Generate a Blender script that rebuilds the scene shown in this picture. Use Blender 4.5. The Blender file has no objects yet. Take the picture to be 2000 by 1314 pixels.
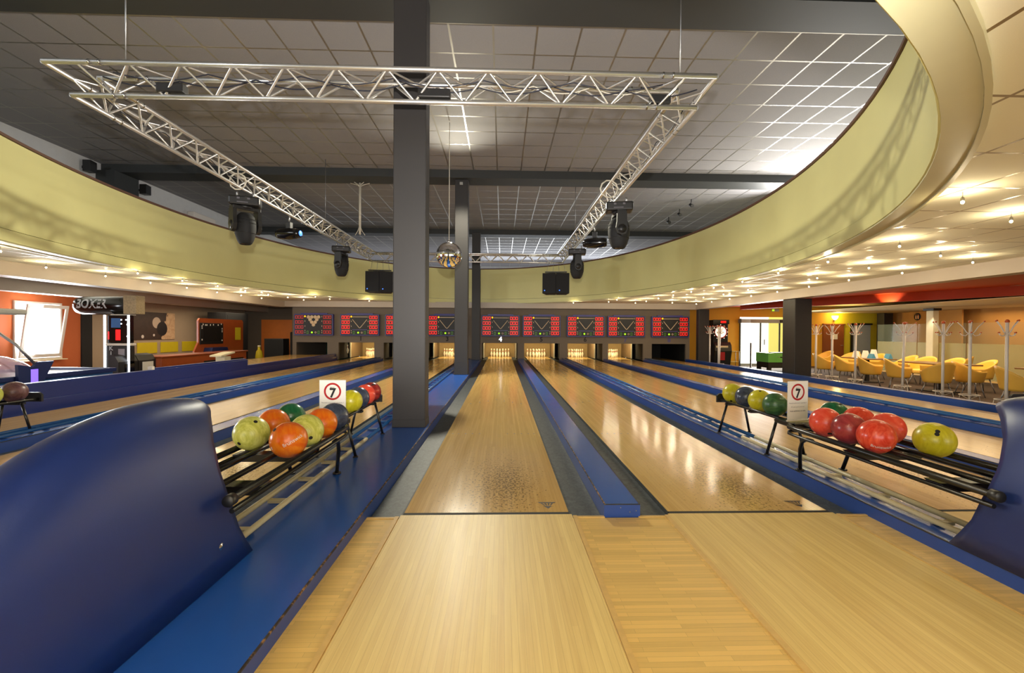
import bpy, bmesh, math, random
from mathutils import Vector, Matrix
C = bpy.context.scene.collection
D = bpy.data
PI = math.pi
# ------------------------------------------------------------------ camera (16.1 mm on full frame, about 1.17 m above the lanes)
F = 895.0; PX, PY = 1008.0, 657.0
CAM = Vector((0.0918, -2.9399, 1.1683))
def _cam_rot():
    v1 = (980.5, 648.0); v2 = (v1[0]+29000, v1[1]+29000*.0057)
    fw = Vector(((v1[0]-PX)/F, -(v1[1]-PY)/F, -1)).normalized()
    rt = Vector(((v2[0]-PX)/F, -(v2[1]-PY)/F, -1)).normalized()
    rt = (rt-fw*rt.dot(fw)).normalized(); up = rt.cross(fw)
    return Matrix((rt, fw, up))            # rows: world axes seen from the camera = camera-to-world
ROT = _cam_rot()
cam = D.objects.new('camera', D.cameras.new('camera')); C.objects.link(cam)
cam.data.sensor_width = 36; cam.data.lens = F/2000*36; cam.data.shift_x = -(PX-1000)/2000; cam.data.shift_y = 0
cam.data.clip_start = .05; cam.data.clip_end = 200
cam.matrix_world = Matrix.Translation(CAM) @ ROT.to_4x4()
bpy.context.scene.camera = cam
def at(px, py, x=None, y=None, z=None):    # point of the room seen at a pixel of the survey photo, on a known plane
    d = ROT @ Vector(((px-PX)/F, -(py-PY)/F, -1))
    t = (x-CAM.x)/d.x if x is not None else (y-CAM.y)/d.y if y is not None else (z-CAM.z)/d.z
    return CAM + d*t
# ------------------------------------------------------------------ light
sc = bpy.context.scene
sc.view_settings.view_transform = 'Standard'; sc.view_settings.look = 'None'
sc.view_settings.exposure = 0.15; sc.view_settings.gamma = 1.0; sc.view_settings.use_curve_mapping = False
sc.cycles.max_bounces = 8; sc.cycles.diffuse_bounces = 4; sc.cycles.glossy_bounces = 4
sc.cycles.sample_clamp_indirect = 4.0
W = D.worlds.new('daylight'); sc.world = W; W.use_nodes = True
W.node_tree.nodes['Background'].inputs[0].default_value = (.93, .95, 1, 1)
W.node_tree.nodes['Background'].inputs[1].default_value = .9
def lamp(name, kind, loc, power, col, size=.1, size_y=None, aim=None, spot=None):
    l = D.lights.new(name, kind); l.energy = power; l.color = col
    if kind == 'AREA':
        l.size = size
        if size_y: l.shape = 'RECTANGLE'; l.size_y = size_y
    else: l.shadow_soft_size = size
    if spot: l.spot_size = spot; l.spot_blend = .6
    o = D.objects.new(name, l); C.objects.link(o); o.location = loc
    if aim is not None: o.rotation_euler = (Vector(aim)-Vector(loc)).to_track_quat('-Z', 'Y').to_euler()
    return o
WARM = (1, .74, .42); HAL = (1, .82, .58); DAY = (.88, .94, 1)
lamp('camera_flash', 'SPOT', (.09, -3.0, 1.56), 1500, (1, .95, .90), .05, None, (-.4, 3.0, 5.3), math.radians(104))
lamp('camera_flash_spill', 'POINT', (.09, -3.05, 1.62), 26, (1, .94, .87), .12)
lamp('front_fill_light', 'AREA', (1, -7.9, 1.2), 230, (1, .98, .93), 13, 1.7, (1, 0, 1.5))  # fill light added behind the camera, brightens floor, hoods and low ceiling
lamp('arcade_window_daylight', 'AREA', (-12.2, 9.9, 1.2), 260, DAY, 1.2, 1.5, (-8, 8, .6))
lamp('arcade_side_daylight', 'AREA', (-12.2, 2.5, 1.3), 260, DAY, 3.0, 1.4, (-6, 1.5, .6))
lamp('entrance_daylight', 'AREA', (12, 16.9, .8), 170, (1, .98, .9), 2.2, 2.0, (9, 10, .2))
lamp('clerestory_daylight', 'AREA', (8.8, 9.0, 4.2), 430, (1, .97, .92), 3.0, .7, (5.5, 6.0, 5.3))
lamp('clerestory_daylight_far', 'AREA', (3, 23, 4.4), 170, DAY, 8, .8, (2, 16, 5.2))
lamp('clerestory_daylight_side', 'AREA', (-9.6, -1, 4.7), 170, DAY, 3, .5, (-7, 2, 5.2))
lamp('column_lamp', 'SPOT', (-.97, 8.5, 4.85), 1250, (1, .94, .74), .09, None, (-.97, 5.6, 1.4), math.radians(150))
lamp('lounge_lamp', 'AREA', (11.5, 9.5, 2.0), 210, WARM, 3.0, 6, (11.5, 9.5, -1))
lamp('lounge_back_lamp', 'AREA', (13.2, 15.0, 2.1), 45, WARM, 3.0, 2, (13.2, 16.0, -1))
lamp('corridor_lamp', 'AREA', (16.6, 10, 2.0), 60, WARM, 1, 6, (16.6, 10, -1))
lamp('arcade_lamp', 'AREA', (-10.8, 15, 2.0), 75, HAL, 1.5, 5, (-10.8, 15, -1))
# ------------------------------------------------------------------ materials
MATS = {}
class NT:
    def __init__(s, m): s.t = m.node_tree; s.n = s.t.nodes; s.l = s.t.links
    def add(s, kind, **k):
        n = s.n.new('ShaderNode'+kind)
        for a, b in k.items(): setattr(n, a, b)
        return n
    def put(s, sock, v):
        if isinstance(v, bpy.types.NodeSocket): s.l.new(v, sock)
        else: sock.default_value = v
    def math(s, op, a, b=0.0, c=None, clamp=False):
        n = s.add('Math', operation=op); n.use_clamp = clamp
        s.put(n.inputs[0], a); s.put(n.inputs[1], b)
        if c is not None: s.put(n.inputs[2], c)
        return n.outputs[0]
    def mix(s, f, a, b):
        n = s.add('Mix', data_type='RGBA'); s.put(n.inputs[0], f)
        s.put(n.inputs[6], a if isinstance(a, bpy.types.NodeSocket) else (*a[:3], 1)); s.put(n.inputs[7], b if isinstance(b, bpy.types.NodeSocket) else (*b[:3], 1))
        return n.outputs[2]
    def coords(s, scale=(1, 1, 1), loc=(0, 0, 0), rot=(0, 0, 0), world=False):
        if world: src = s.add('NewGeometry').outputs['Position']
        else: src = s.add('TexCoord').outputs['Object']
        m = s.add('Mapping'); s.l.new(src, m.inputs[0]); m.inputs['Scale'].default_value = scale; m.inputs['Location'].default_value = loc; m.inputs['Rotation'].default_value = rot
        return m.outputs[0]
    def noise(s, vec, scale, detail=3, rough=.5, dist=0):
        n = s.add('TexNoise'); s.l.new(vec, n.inputs['Vector']); n.inputs['Scale'].default_value = scale
        n.inputs['Detail'].default_value = detail; n.inputs['Roughness'].default_value = rough; n.inputs['Distortion'].default_value = dist
        return n.outputs[0]
    def ramp(s, v, lo, hi):
        n = s.add('MapRange'); s.put(n.inputs[0], v); n.inputs[1].default_value = lo; n.inputs[2].default_value = hi
        return n.outputs[0]
def lin(c):
    return tuple(((x/255)/12.92 if x/255 <= .04045 else ((x/255+.055)/1.055)**2.4) for x in c)
def base(name, col, rough=.5, metal=0.0, spec=.5, coat=0.0, emit=None, es=1.0):
    m = D.materials.new(name); m.use_nodes = True; MATS[name] = m
    b = m.node_tree.nodes['Principled BSDF']
    b.inputs['Base Color'].default_value = (*col[:3], 1); b.inputs['Roughness'].default_value = rough
    b.inputs['Metallic'].default_value = metal; b.inputs['Specular IOR Level'].default_value = spec
    b.inputs['Coat Weight'].default_value = coat; b.inputs['Coat Roughness'].default_value = .06
    if emit: b.inputs['Emission Color'].default_value = (*emit, 1); b.inputs['Emission Strength'].default_value = es
    return m, b, NT(m)
def plain(name, rgb, rough=.5, metal=0.0, spec=.5, var=.08, vs=6, bump=0.0, bs=200, coat=0.0, emit=None, es=1.0, world=False):
    c = lin(rgb); m, b, t = base(name, c, rough, metal, spec, coat, lin(emit) if emit else None, es)
    v = t.coords(world=world); f = t.noise(v, vs, 4, .6)
    t.l.new(t.mix(f, [x*(1-var) for x in c], [min(1, x*(1+var)) for x in c]), b.inputs['Base Color'])
    if bump:
        bn = t.add('Bump'); bn.inputs['Strength'].default_value = bump; bn.inputs['Distance'].default_value = .002
        t.l.new(t.noise(v, bs, 2), bn.inputs['Height']); t.l.new(bn.outputs[0], b.inputs['Normal'])
    return m
def wood_boards(name, rgb, width, worn=False, rough=.22, tone=.16, grain=.14, joints=.6):
    c = lin(rgb); m, b, t = base(name, c, rough, 0, .5)
    v = t.coords(); sep = t.add('SeparateXYZ'); t.l.new(v, sep.inputs[0]); X, Y = sep.outputs[0], sep.outputs[1]
    u = t.math('DIVIDE', X, width); fl = t.math('FLOOR', u)
    wn = t.add('TexWhiteNoise', noise_dimensions='1D'); t.l.new(fl, wn.inputs['W'])
    # end joints: board length 1.9 m, shifted per board
    yy = t.math('ADD', t.math('DIVIDE', Y, 2.3), t.math('MULTIPLY', wn.outputs[0], 7.3)); fy = t.math('FLOOR', yy)
    w2 = t.add('TexWhiteNoise', noise_dimensions='2D'); cb = t.add('CombineXYZ'); t.l.new(fl, cb.inputs[0]); t.l.new(fy, cb.inputs[1]); t.l.new(cb.outputs[0], w2.inputs['Vector'])
    gv = t.coords(scale=(42, 1.3, 1)); g = t.noise(gv, 1.6, 5, .62, .6); g2 = t.noise(t.coords(scale=(9, .5, 1)), 1.2, 3, .5, .8)
    k = t.math('ADD', t.math('MULTIPLY', t.math('SUBTRACT', w2.outputs[0], .5), tone), t.math('MULTIPLY', t.math('SUBTRACT', g, .5), grain*2.4))
    k = t.math('ADD', k, t.math('MULTIPLY', t.math('SUBTRACT', g2, .5), .22)); k = t.math('ADD', k, .5)
    dk = [c[0]*.50, c[1]*.42, c[2]*.30]; li = [min(1, c[0]*1.42), min(1, c[1]*1.48), min(1, c[2]*1.75)]
    col = t.mix(k, dk, li)
    fr = t.math('FRACT', u); e = t.math('MINIMUM', fr, t.math('SUBTRACT', 1.0, fr)); line = t.math('LESS_THAN', e, .022)
    col = t.mix(t.math('MULTIPLY', line, joints), col, [x*.45 for x in c])
    if worn:   # black ball dents scattered behind the foul line
        sp = t.noise(t.coords(scale=(1, .75, 1)), 58, 2, .5); dx = t.math('DIVIDE', t.math('SUBTRACT', X, .16), .19); dy = t.math('DIVIDE', t.math('SUBTRACT', Y, .62), .62)
        r2 = t.math('ADD', t.math('MULTIPLY', dx, dx), t.math('MULTIPLY', dy, dy)); mk = t.math('POWER', 2.718, t.math('MULTIPLY', r2, -1.0))
        dx2 = t.math('DIVIDE', t.math('SUBTRACT', X, -.08), .24); dy2 = t.math('DIVIDE', t.math('SUBTRACT', Y, .55), .8)
        r3 = t.math('ADD', t.math('MULTIPLY', dx2, dx2), t.math('MULTIPLY', dy2, dy2)); mk = t.math('ADD', mk, t.math('MULTIPLY', t.math('POWER', 2.718, t.math('MULTIPLY', r3, -1.0)), .45))
        th = t.math('SUBTRACT', .70, t.math('MULTIPLY', mk, .19)); sp2 = t.math('MULTIPLY', t.math('GREATER_THAN', sp, th), t.math('GREATER_THAN', mk, .06))
        sp2 = t.math('MULTIPLY', sp2, t.math('GREATER_THAN', Y, .03))
        col = t.mix(t.math('MULTIPLY', sp2, .62), col, (.055, .028, .008))
    t.l.new(col, b.inputs['Base Color'])
    t.l.new(t.ramp(g2, 0, 1), t.add('Math').inputs[0])
    rr = t.math('ADD', rough-.05, t.math('MULTIPLY', g2, .1)); t.l.new(rr, b.inputs['Roughness'])
    return m
wood_boards('lane_wood', (208, 170, 98), .0268, worn=True, rough=.17)
wood_boards('approach_wood', (242, 196, 118), .0268, rough=.46, tone=.13, grain=.2)
def parquet():
    c = lin((228, 190, 112)); m, b, t = base('parquet', c, .33)
    v = t.coords(); br = t.add('TexBrick'); t.l.new(v, br.inputs['Vector']); br.offset = .37; br.offset_frequency = 2; br.squash = 1
    br.inputs['Scale'].default_value = 1; br.inputs['Brick Width'].default_value = .31; br.inputs['Row Height'].default_value = .0262
    br.inputs['Mortar Size'].default_value = .0006; br.inputs['Mortar Smooth'].default_value = .1; br.inputs['Bias'].default_value = .05
    br.inputs['Color1'].default_value = (*[x*.82 for x in c], 1); br.inputs['Color2'].default_value = (*[min(1, x*1.1) for x in c], 1); br.inputs['Mortar'].default_value = (*[x*.5 for x in c], 1)
    g = t.noise(t.coords(scale=(1.5, 30, 1)), 2.5, 4, .6, .5)
    n = t.mix(t.math('MULTIPLY', g, .5), br.outputs[0], t.mix(g, [x*.6 for x in c], [min(1, x*1.35) for x in c]))
    t.l.new(n, b.inputs['Base Color']); return m
parquet()
plain('trim_wood', (212, 175, 105), .35, var=.2, vs=20)
plain('blue_laminate', (36, 86, 174), .24, var=.06, vs=3, bump=.05, bs=400)
plain('blue_side', (32, 66, 140), .38, var=.1, vs=5)
plain('navy_side', (28, 44, 110), .35, var=.1, vs=5)
plain('edge_black', (22, 20, 20), .45)
def chipped():
    c = lin((38, 30, 26)); m, b, t = base('chipped_edge', c, .7)
    n = t.noise(t.coords(scale=(3, 6, 3)), 5, 5, .7); t.l.new(t.mix(t.ramp(n, .5, .62), c, lin((165, 125, 80))), b.inputs['Base Color']); return m
chipped()
def mottled(name, a, bb, sc_, rough, lo=.4, hi=.62, stretch=(1, 1, 1)):
    m, b, t = base(name, lin(a), rough); n = t.noise(t.coords(scale=stretch), sc_, 6, .7, 1.2)
    t.l.new(t.mix(t.ramp(n, lo, hi), lin(a), lin(bb)), b.inputs['Base Color']); return m
mottled('gutter', (36, 43, 50), (80, 88, 92), 26, .5, .40, .75, (1, .7, 1))
mottled('brown_gutter', (60, 50, 45), (96, 84, 74), 12, .3)
plain('column_paint', (38, 35, 34), .55, var=.1, vs=3, bump=.2, bs=300)
plain('column_side', (92, 78, 66), .55, var=.08)
plain('beam_paint', (44, 46, 46), .6, var=.06)
plain('white_wall', (205, 205, 205), .8, bump=.2)
plain('taupe_wall', (110, 98, 84), .8, var=.04, bump=.15)
plain('tan_wall', (168, 150, 126), .8, var=.04)
plain('bulkhead', (172, 158, 142), .42, var=.07, vs=2)
plain('orange_wall', (190, 98, 50), .8, var=.05, bump=.3, bs=120)
plain('amber_wall', (196, 142, 72), .8, var=.04)
plain('yellow_wall', (214, 160, 42), .8, var=.04)
plain('lime_wall', (205, 190, 40), .8, var=.05)
plain('red_fascia', (178, 62, 18), .6, var=.05)
plain('cream', (236, 222, 180), .6)
plain('band_paint', (214, 208, 142), .45, var=.07, vs=1.2)
plain('lip_paint', (196, 190, 150), .5, var=.04)
plain('brown_cap', (88, 52, 30), .5)
plain('navy_shell', (18, 38, 96), .38, var=.05, vs=4, bump=.12, bs=420)
plain('black_steel', (20, 19, 19), .27, var=.2, vs=8)
plain('black_plastic', (26, 25, 25), .42)
plain('black_matte', (16, 16, 17), .75)
plain('dark_interior', (30, 27, 24), .8)
plain('rail_cream', (196, 184, 146), .38, var=.12, vs=8)
plain('rail_blue', (34, 88, 146), .3, var=.1)
plain('chrome', (200, 200, 200), .16, metal=1)
plain('truss_alu', (226, 224, 220), .3, metal=.88, var=.06)
plain('steel_grey', (150, 150, 152), .35, metal=.8)
plain('white_enamel', (226, 218, 208), .35, var=.03)
plain('paper', (236, 232, 224), .7, var=.01)
plain('red_print', (170, 18, 24), .7)
plain('ink', (22, 20, 24), .7)
plain('grey_ink', (95, 92, 98), .7)
plain('concrete_floor', (92, 78, 66), .55, var=.15, vs=2)
plain('carpet', (58, 42, 30), .9, var=.3, vs=30, bump=.3)
plain('chair_shell', (236, 184, 74), .42, var=.05)
plain('chair_seat', (250, 208, 100), .6, var=.05)
plain('table_wood', (122, 92, 54), .3, var=.15)
plain('orange_bead', (196, 88, 36), .35)
plain('counter_wood', (158, 74, 30), .35, var=.15, vs=4)
plain('orange_panel', (226, 126, 50), .5, var=.1)
plain('yellow_panel', (206, 186, 24), .6)
plain('green_paint', (96, 168, 74), .45)
plain('brown_door', (132, 72, 34), .5, var=.12)
plain('grey_door', (158, 168, 176), .5)
plain('grey_plastic', (150, 150, 146), .5)
plain('speaker_grille', (24, 23, 24), .8, bump=.5, bs=600)
plain('cable_white', (198, 192, 176), .6)
plain('cable_dark', (28, 30, 44), .6)
plain('monitor_case', (66, 64, 130), .4)
plain('screen_black', (14, 13, 13), .5)
plain('led_red', (230, 20, 20), .4, emit=(255, 26, 22), es=.75)
plain('led_red_dim', (140, 14, 14), .4, emit=(190, 16, 16), es=.5)
plain('led_yellow', (255, 190, 30), .4, emit=(255, 176, 20), es=1.3)
plain('led_green', (150, 220, 20), .4, emit=(160, 235, 30), es=1.2)
plain('led_dim_green', (60, 110, 30), .4, emit=(70, 130, 20), es=.35)
plain('print_tan', (196, 168, 132), .6, emit=(196, 168, 132), es=.18)
plain('led_blue', (60, 110, 255), .4, emit=(70, 130, 255), es=2)
plain('led_white', (255, 255, 255), .4, emit=(240, 246, 255), es=3)
plain('warm_glow', (255, 230, 180), .4, emit=(255, 226, 170), es=7)
plain('board_glow', (255, 240, 220), .4, emit=(255, 236, 205), es=1.5)
plain('bulb_glow', (255, 230, 180), .4, emit=(255, 220, 150), es=60)
plain('pane_day', (255, 255, 255), .4, emit=(250, 252, 255), es=2.3)
plain('pane_entrance', (255, 255, 250), .4, emit=(255, 255, 236), es=1.6)
plain('hall_yellow_glow', (240, 236, 130), .6, emit=(240, 236, 130), es=.75)  # wall colour glows by itself, standing for the lit hall
plain('curtain_lit', (146, 122, 78), .8, var=.15, vs=8)
plain('kickback', (120, 100, 74), .5, var=.12)
plain('green_pit', (16, 58, 40), .7)
plain('tub_blue', (52, 100, 160), .3)
plain('arcade_navy', (28, 40, 84), .35)
plain('violet_glow', (120, 90, 255), .4, emit=(130, 100, 255), es=1.2)
plain('red_glow', (230, 10, 10), .4, emit=(240, 14, 14), es=1.2)
plain('glossy_black', (10, 10, 12), .14)
plain('silver_print', (176, 180, 186), .3)
plain('carton', (150, 132, 102), .7, var=.6, vs=26)
plain('menu_blue', (70, 140, 176), .6)
def glass(name, tint=(1, 1, 1), rough=0.0, alpha=.12, frost=False):
    m, b, t = base(name, tint, .05 if not frost else .5)
    b.inputs['Alpha'].default_value = alpha; t.l.new(t.math('ADD', alpha, 0.0), b.inputs['Alpha']); return m
glass('clear_glass', lin((190, 205, 170)), alpha=.10); glass('frosted_band', lin((196, 190, 130)), alpha=.42, frost=True); glass('dome_glass', lin((190, 170, 200)), alpha=.55)
def ceiling_mat(name, tile, x0, tx, y0, ty, line, lw, linerough, linemetal, tvar):
    c = lin(tile); m, b, t = base(name, c, .85)
    v = t.coords(world=True); s = t.add('SeparateXYZ'); t.l.new(v, s.inputs[0])
    def edge(o, a, p):
        fr = t.math('FRACT', t.math('ADD', t.math('DIVIDE', t.math('SUBTRACT', o, a), p), 100.0))
        return t.math('LESS_THAN', t.math('MULTIPLY', t.math('MINIMUM', fr, t.math('SUBTRACT', 1.0, fr)), p), lw/2)
    ln = t.math('MAXIMUM', edge(s.outputs[0], x0, tx), edge(s.outputs[1], y0, ty))
    sp = t.noise(v, 160, 3, .7); tl = t.mix(sp, [x*(1-tvar) for x in c], [min(1, x*(1+tvar)) for x in c])
    t.l.new(t.mix(ln, tl, lin(line)), b.inputs['Base Color'])
    t.l.new(t.math('SUBTRACT', .85, t.math('MULTIPLY', ln, .85-linerough)), b.inputs['Roughness']); t.l.new(t.math('MULTIPLY', ln, linemetal), b.inputs['Metallic'])
    return m
ceiling_mat('upper_tiles', (136, 134, 137), -.05, .6, 3.22, .66, (150, 146, 138), .028, .34, .85, .3)
ceiling_mat('low_tiles', (238, 232, 206), 2.60, .625, -.045, .69, (150, 130, 92), .022, .3, .5, .05)
# marbled ball colours
def ball_mat(name, a, bb, scale=5, dist=2.5, stretch=(1, 1, 1), rough=.22):
    m, b, t = base(name, lin(a), rough, 0, .5); n = t.noise(t.coords(scale=stretch), scale, 6, .65, dist)
    t.l.new(t.mix(t.ramp(n, .35, .68), lin(a), lin(bb)), b.inputs['Base Color']); return m
ball_mat('ball_orange', (226, 92, 14), (240, 140, 30)); ball_mat('ball_lime', (184, 188, 62), (236, 238, 136), 5, 3, (1, 3, 1), .3)
ball_mat('ball_yellow', (188, 176, 20), (216, 208, 52), 6, 2, (3, 1, 1), .3); ball_mat('ball_green', (18, 82, 52), (42, 124, 74))
ball_mat('ball_navy', (44, 50, 66), (72, 82, 104), 9); ball_mat('ball_red', (206, 50, 30), (232, 92, 64), 7, 3, (1, 3, 1))
ball_mat('ball_darkred', (120, 26, 26), (168, 54, 44)); ball_mat('ball_maroon', (134, 40, 46), (170, 66, 66), 3, 4); ball_mat('ball_moss', (32, 72, 40), (74, 116, 66), 7, 3, (1, 1, 4), .3)
ball_mat('ball_plum', (84, 52, 58), (132, 96, 100), 16, 1, (1, 1, 1), .35); ball_mat('ball_coral', (226, 62, 40), (236, 104, 80), 3, 3)
def pin_mat():
    m, b, t = base('pin', lin((240, 226, 196)), .3); s = t.add('SeparateXYZ'); t.l.new(t.coords(), s.inputs[0]); z = s.outputs[2]
    a = t.math('LESS_THAN', t.math('ABSOLUTE', t.math('SUBTRACT', z, .283)), .009); c = t.math('LESS_THAN', t.math('ABSOLUTE', t.math('SUBTRACT', z, .258)), .009)
    t.l.new(t.mix(t.math('MAXIMUM', a, c), lin((240, 226, 196)), lin((190, 24, 20))), b.inputs['Base Color'])
pin_mat()
def disco():
    m, b, t = base('mirror_tiles', (.86, .86, .88), .04, 1.0); return m
disco()
def poster_mat():
    m, b, t = base('poster_print', lin((58, 44, 38)), .5); v = t.coords(); s = t.add('SeparateXYZ'); t.l.new(v, s.inputs[0]); Y, Z = s.outputs[1], s.outputs[2]
    n = t.noise(v, 3.5, 5, .6, 1.5); w = t.math('ADD', Y, t.math('MULTIPLY', n, .5))
    arm = t.math('GREATER_THAN', t.math('SUBTRACT', w, t.math('MULTIPLY', Z, .35)), .78)
    col = t.mix(n, lin((40, 30, 27)), lin((78, 58, 48))); col = t.mix(arm, col, t.mix(n, lin((150, 88, 48)), lin((240, 214, 172))))
    def spot(cy, cz, r, ccol, col):
        a = t.math('SUBTRACT', Y, cy); c2 = t.math('SUBTRACT', Z, cz); d = t.math('ADD', t.math('MULTIPLY', a, a), t.math('MULTIPLY', c2, c2)); return t.mix(t.math('LESS_THAN', d, r*r), col, lin(ccol))
    col = spot(.15, .12, .2, (196, 176, 156), col); col = spot(.42, -.1, .26, (34, 26, 26), col); col = spot(-.5, -.38, .06, (220, 210, 200), col); col = spot(.02, -.33, .045, (220, 210, 200), col)
    t.l.new(col, b.inputs['Base Color'])
poster_mat()
M = MATS
# ------------------------------------------------------------------ mesh helpers
class MB:
    def __init__(s): s.v = []; s.f = []; s.sm = []
    def face_block(s, vs, fs, smooth=False):
        o = len(s.v); s.v += [tuple(p) for p in vs]; s.f += [tuple(i+o for i in f) for f in fs]; s.sm += [smooth]*len(fs); return s
    def box(s, a, b, bev=0):
        x0, y0, z0 = [min(p, q) for p, q in zip(a, b)]; x1, y1, z1 = [max(p, q) for p, q in zip(a, b)]
        if bev <= 0:
            return s.face_block([(x0, y0, z0), (x1, y0, z0), (x1, y1, z0), (x0, y1, z0), (x0, y0, z1), (x1, y0, z1), (x1, y1, z1), (x0, y1, z1)],
                [(0, 3, 2, 1), (4, 5, 6, 7), (0, 1, 5, 4), (1, 2, 6, 5), (2, 3, 7, 6), (3, 0, 4, 7)])
        bm = bmesh.new(); bmesh.ops.create_cube(bm, size=1)
        for v in bm.verts: v.co = Vector(((x0+x1)/2+v.co.x*(x1-x0), (y0+y1)/2+v.co.y*(y1-y0), (z0+z1)/2+v.co.z*(z1-z0)))
        bmesh.ops.bevel(bm, geom=bm.edges[:], offset=bev, segments=2, affect='EDGES', profile=.5)
        bm.verts.index_update(); s.face_block([v.co[:] for v in bm.verts], [[v.index for v in f.verts] for f in bm.faces]); bm.free(); return s
    def path(s, pts, r, n=10, caps=True, closed=False):
        pts = [Vector(p) for p in pts]; k = len(pts); rs = r if isinstance(r, (list, tuple)) else [r]*k; vs = []; fs = []; up = None
        for i, p in enumerate(pts):
            a = pts[i-1] if (i > 0 or closed) else p; b = pts[(i+1) % k] if (i < k-1 or closed) else p
            d = (b-a).normalized()
            if up is None: up = d.orthogonal().normalized()
            up = (up-d*up.dot(d)); up = up.normalized() if up.length > 1e-6 else d.orthogonal().normalized(); w = d.cross(up)
            vs += [p+(up*math.cos(2*PI*j/n)+w*math.sin(2*PI*j/n))*rs[i] for j in range(n)]
        m = k if closed else k-1
        for i in range(m):
            q = (i+1) % k
            fs += [(i*n+j, i*n+(j+1) % n, q*n+(j+1) % n, q*n+j) for j in range(n)]
        s.face_block(vs, fs, True)
        if caps and not closed: s.face_block(vs[:n], [tuple(reversed(range(n)))]); s.face_block(vs[-n:], [tuple(range(n))])
        return s
    def tube(s, a, b, r, n=10): return s.path([a, b], r, n)
    def lathe(s, prof, c=(0, 0, 0), n=24, axis='z', smooth=True):
        vs = []; fs = []
        for r, h in prof:
            for j in range(n):
                a = 2*PI*j/n; p = (r*math.cos(a), r*math.sin(a), h)
                if axis == 'y': p = (p[0], p[2], p[1])
                if axis == 'x': p = (p[2], p[0], p[1])
                vs.append((p[0]+c[0], p[1]+c[1], p[2]+c[2]))
        for i in range(len(prof)-1): fs += [(i*n+j, i*n+(j+1) % n, (i+1)*n+(j+1) % n, (i+1)*n+j) for j in range(n)]
        if axis == 'y': fs = [tuple(reversed(f)) for f in fs]
        return s.face_block(vs, fs, smooth)
    def sphere(s, c, r, n=32, m=20, smooth=True):
        rr = r if isinstance(r, (tuple, list)) else (r, r, r)
        vs = [(c[0]+rr[0]*math.sin(PI*i/m)*math.cos(2*PI*j/n), c[1]+rr[1]*math.sin(PI*i/m)*math.sin(2*PI*j/n), c[2]+rr[2]*math.cos(PI*i/m)) for i in range(m+1) for j in range(n)]
        fs = [((i+1)*n+j, (i+1)*n+(j+1) % n, i*n+(j+1) % n, i*n+j) for i in range(m) for j in range(n)]
        return s.face_block(vs, fs, smooth)
    def prism(s, poly, lo, hi, axis='x'):   # polygon in the two other axes, extruded
        n = len(poly)
        def P(u, v, w): return (w, u, v) if axis == 'x' else (u, w, v) if axis == 'y' else (u, v, w)
        vs = [P(u, v, lo) for u, v in poly]+[P(u, v, hi) for u, v in poly]
        fs = [tuple(range(n)), tuple(range(2*n-1, n-1, -1))]+[(i, i+n, (i+1) % n+n, (i+1) % n) for i in range(n)]
        return s.face_block(vs, fs)
    def quad(s, a, b, c, d): return s.face_block([a, b, c, d], [(0, 1, 2, 3)])
    def build(s, name, mat, parent=None, loc=None, fix=True):
        me = D.meshes.new(name); me.from_pydata(s.v, [], s.f); me.polygons.foreach_set('use_smooth', s.sm)
        bm = bmesh.new(); bm.from_mesh(me); bmesh.ops.remove_doubles(bm, verts=bm.verts, dist=1e-6)
        bmesh.ops.dissolve_degenerate(bm, edges=bm.edges, dist=1e-7)
        if fix: bmesh.ops.recalc_face_normals(bm, faces=bm.faces)
        bm.to_mesh(me); bm.free()
        if not isinstance(mat, (list, tuple)): mat = [mat]
        for m_ in mat: me.materials.append(M[m_] if isinstance(m_, str) else m_)
        o = D.objects.new(name, me); C.objects.link(o)
        if parent is not None: o.parent = parent
        if loc is not None: o.location = loc
        return o
def tag(o, label, cat, group=None, kind=None):
    if label: o['label'] = label
    if cat: o['category'] = cat
    if group: o['group'] = group
    if kind: o['kind'] = kind
    return o
def struct(o, label=None): o['kind'] = 'structure'; (label and o.__setitem__('label', label)); return o
def thing(name, label, cat, loc=(0, 0, 0), rz=0, group=None):
    o = D.objects.new(name, None); o.empty_display_size = .1; C.objects.link(o); o.location = loc; o.rotation_euler = (0, 0, rz); return tag(o, label, cat, group)
def copy_tree(o, parent=None):
    c = o.copy(); C.objects.link(c); c.parent = parent
    for ch in [x for x in D.objects if x.parent == o]: copy_tree(ch, c)
    return c
def kids(o): return [x for x in D.objects if x.parent == o]
def text_mesh(txt, size, name, mat, parent, mtx, align='CENTER', bold=False, thick=.0):
    cu = D.curves.new('lettering', 'FONT'); cu.body = txt; cu.size = size; cu.align_x = align; cu.align_y = 'CENTER'; cu.resolution_u = 3
    cu.offset = size*(.03 if size > .1 else .018) if bold else 0; cu.extrude = thick
    t = D.objects.new('lettering', cu); C.objects.link(t); bpy.context.view_layer.update()
    me = D.meshes.new_from_object(t.evaluated_get(bpy.context.evaluated_depsgraph_get())); D.objects.remove(t); D.curves.remove(cu)
    me.transform(mtx); me.materials.clear(); me.materials.append(M[mat]); o = D.objects.new(name, me); me.name = name; C.objects.link(o)
    if parent is not None: o.parent = parent
    return o
FACE_CAM = Matrix.Rotation(PI/2, 4, 'X')          # text in the XZ plane, read from -Y
# ================================================================== SETTING
# floors
o = MB().box((-13, -8, -.34), (-6.62, 20, -.3)).box((-8.7, 15.95, -.34), (17.5, 20, -.31)).build('floor', 'concrete_floor'); struct(o)
o = MB().box((7.9, -8, -.34), (17.5, 20, -.3)).build('floor_lounge', 'carpet'); struct(o)
o = MB().box((-6.62, -.05, -.34), (7.9, 19.3, -.08)).build('floor_lane_bed', 'dark_interior'); struct(o)
o = MB().box((-6.62, -7.5, -.34), (7.9, -.07, -.004)).build('floor_approach', 'parquet'); struct(o)
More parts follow.
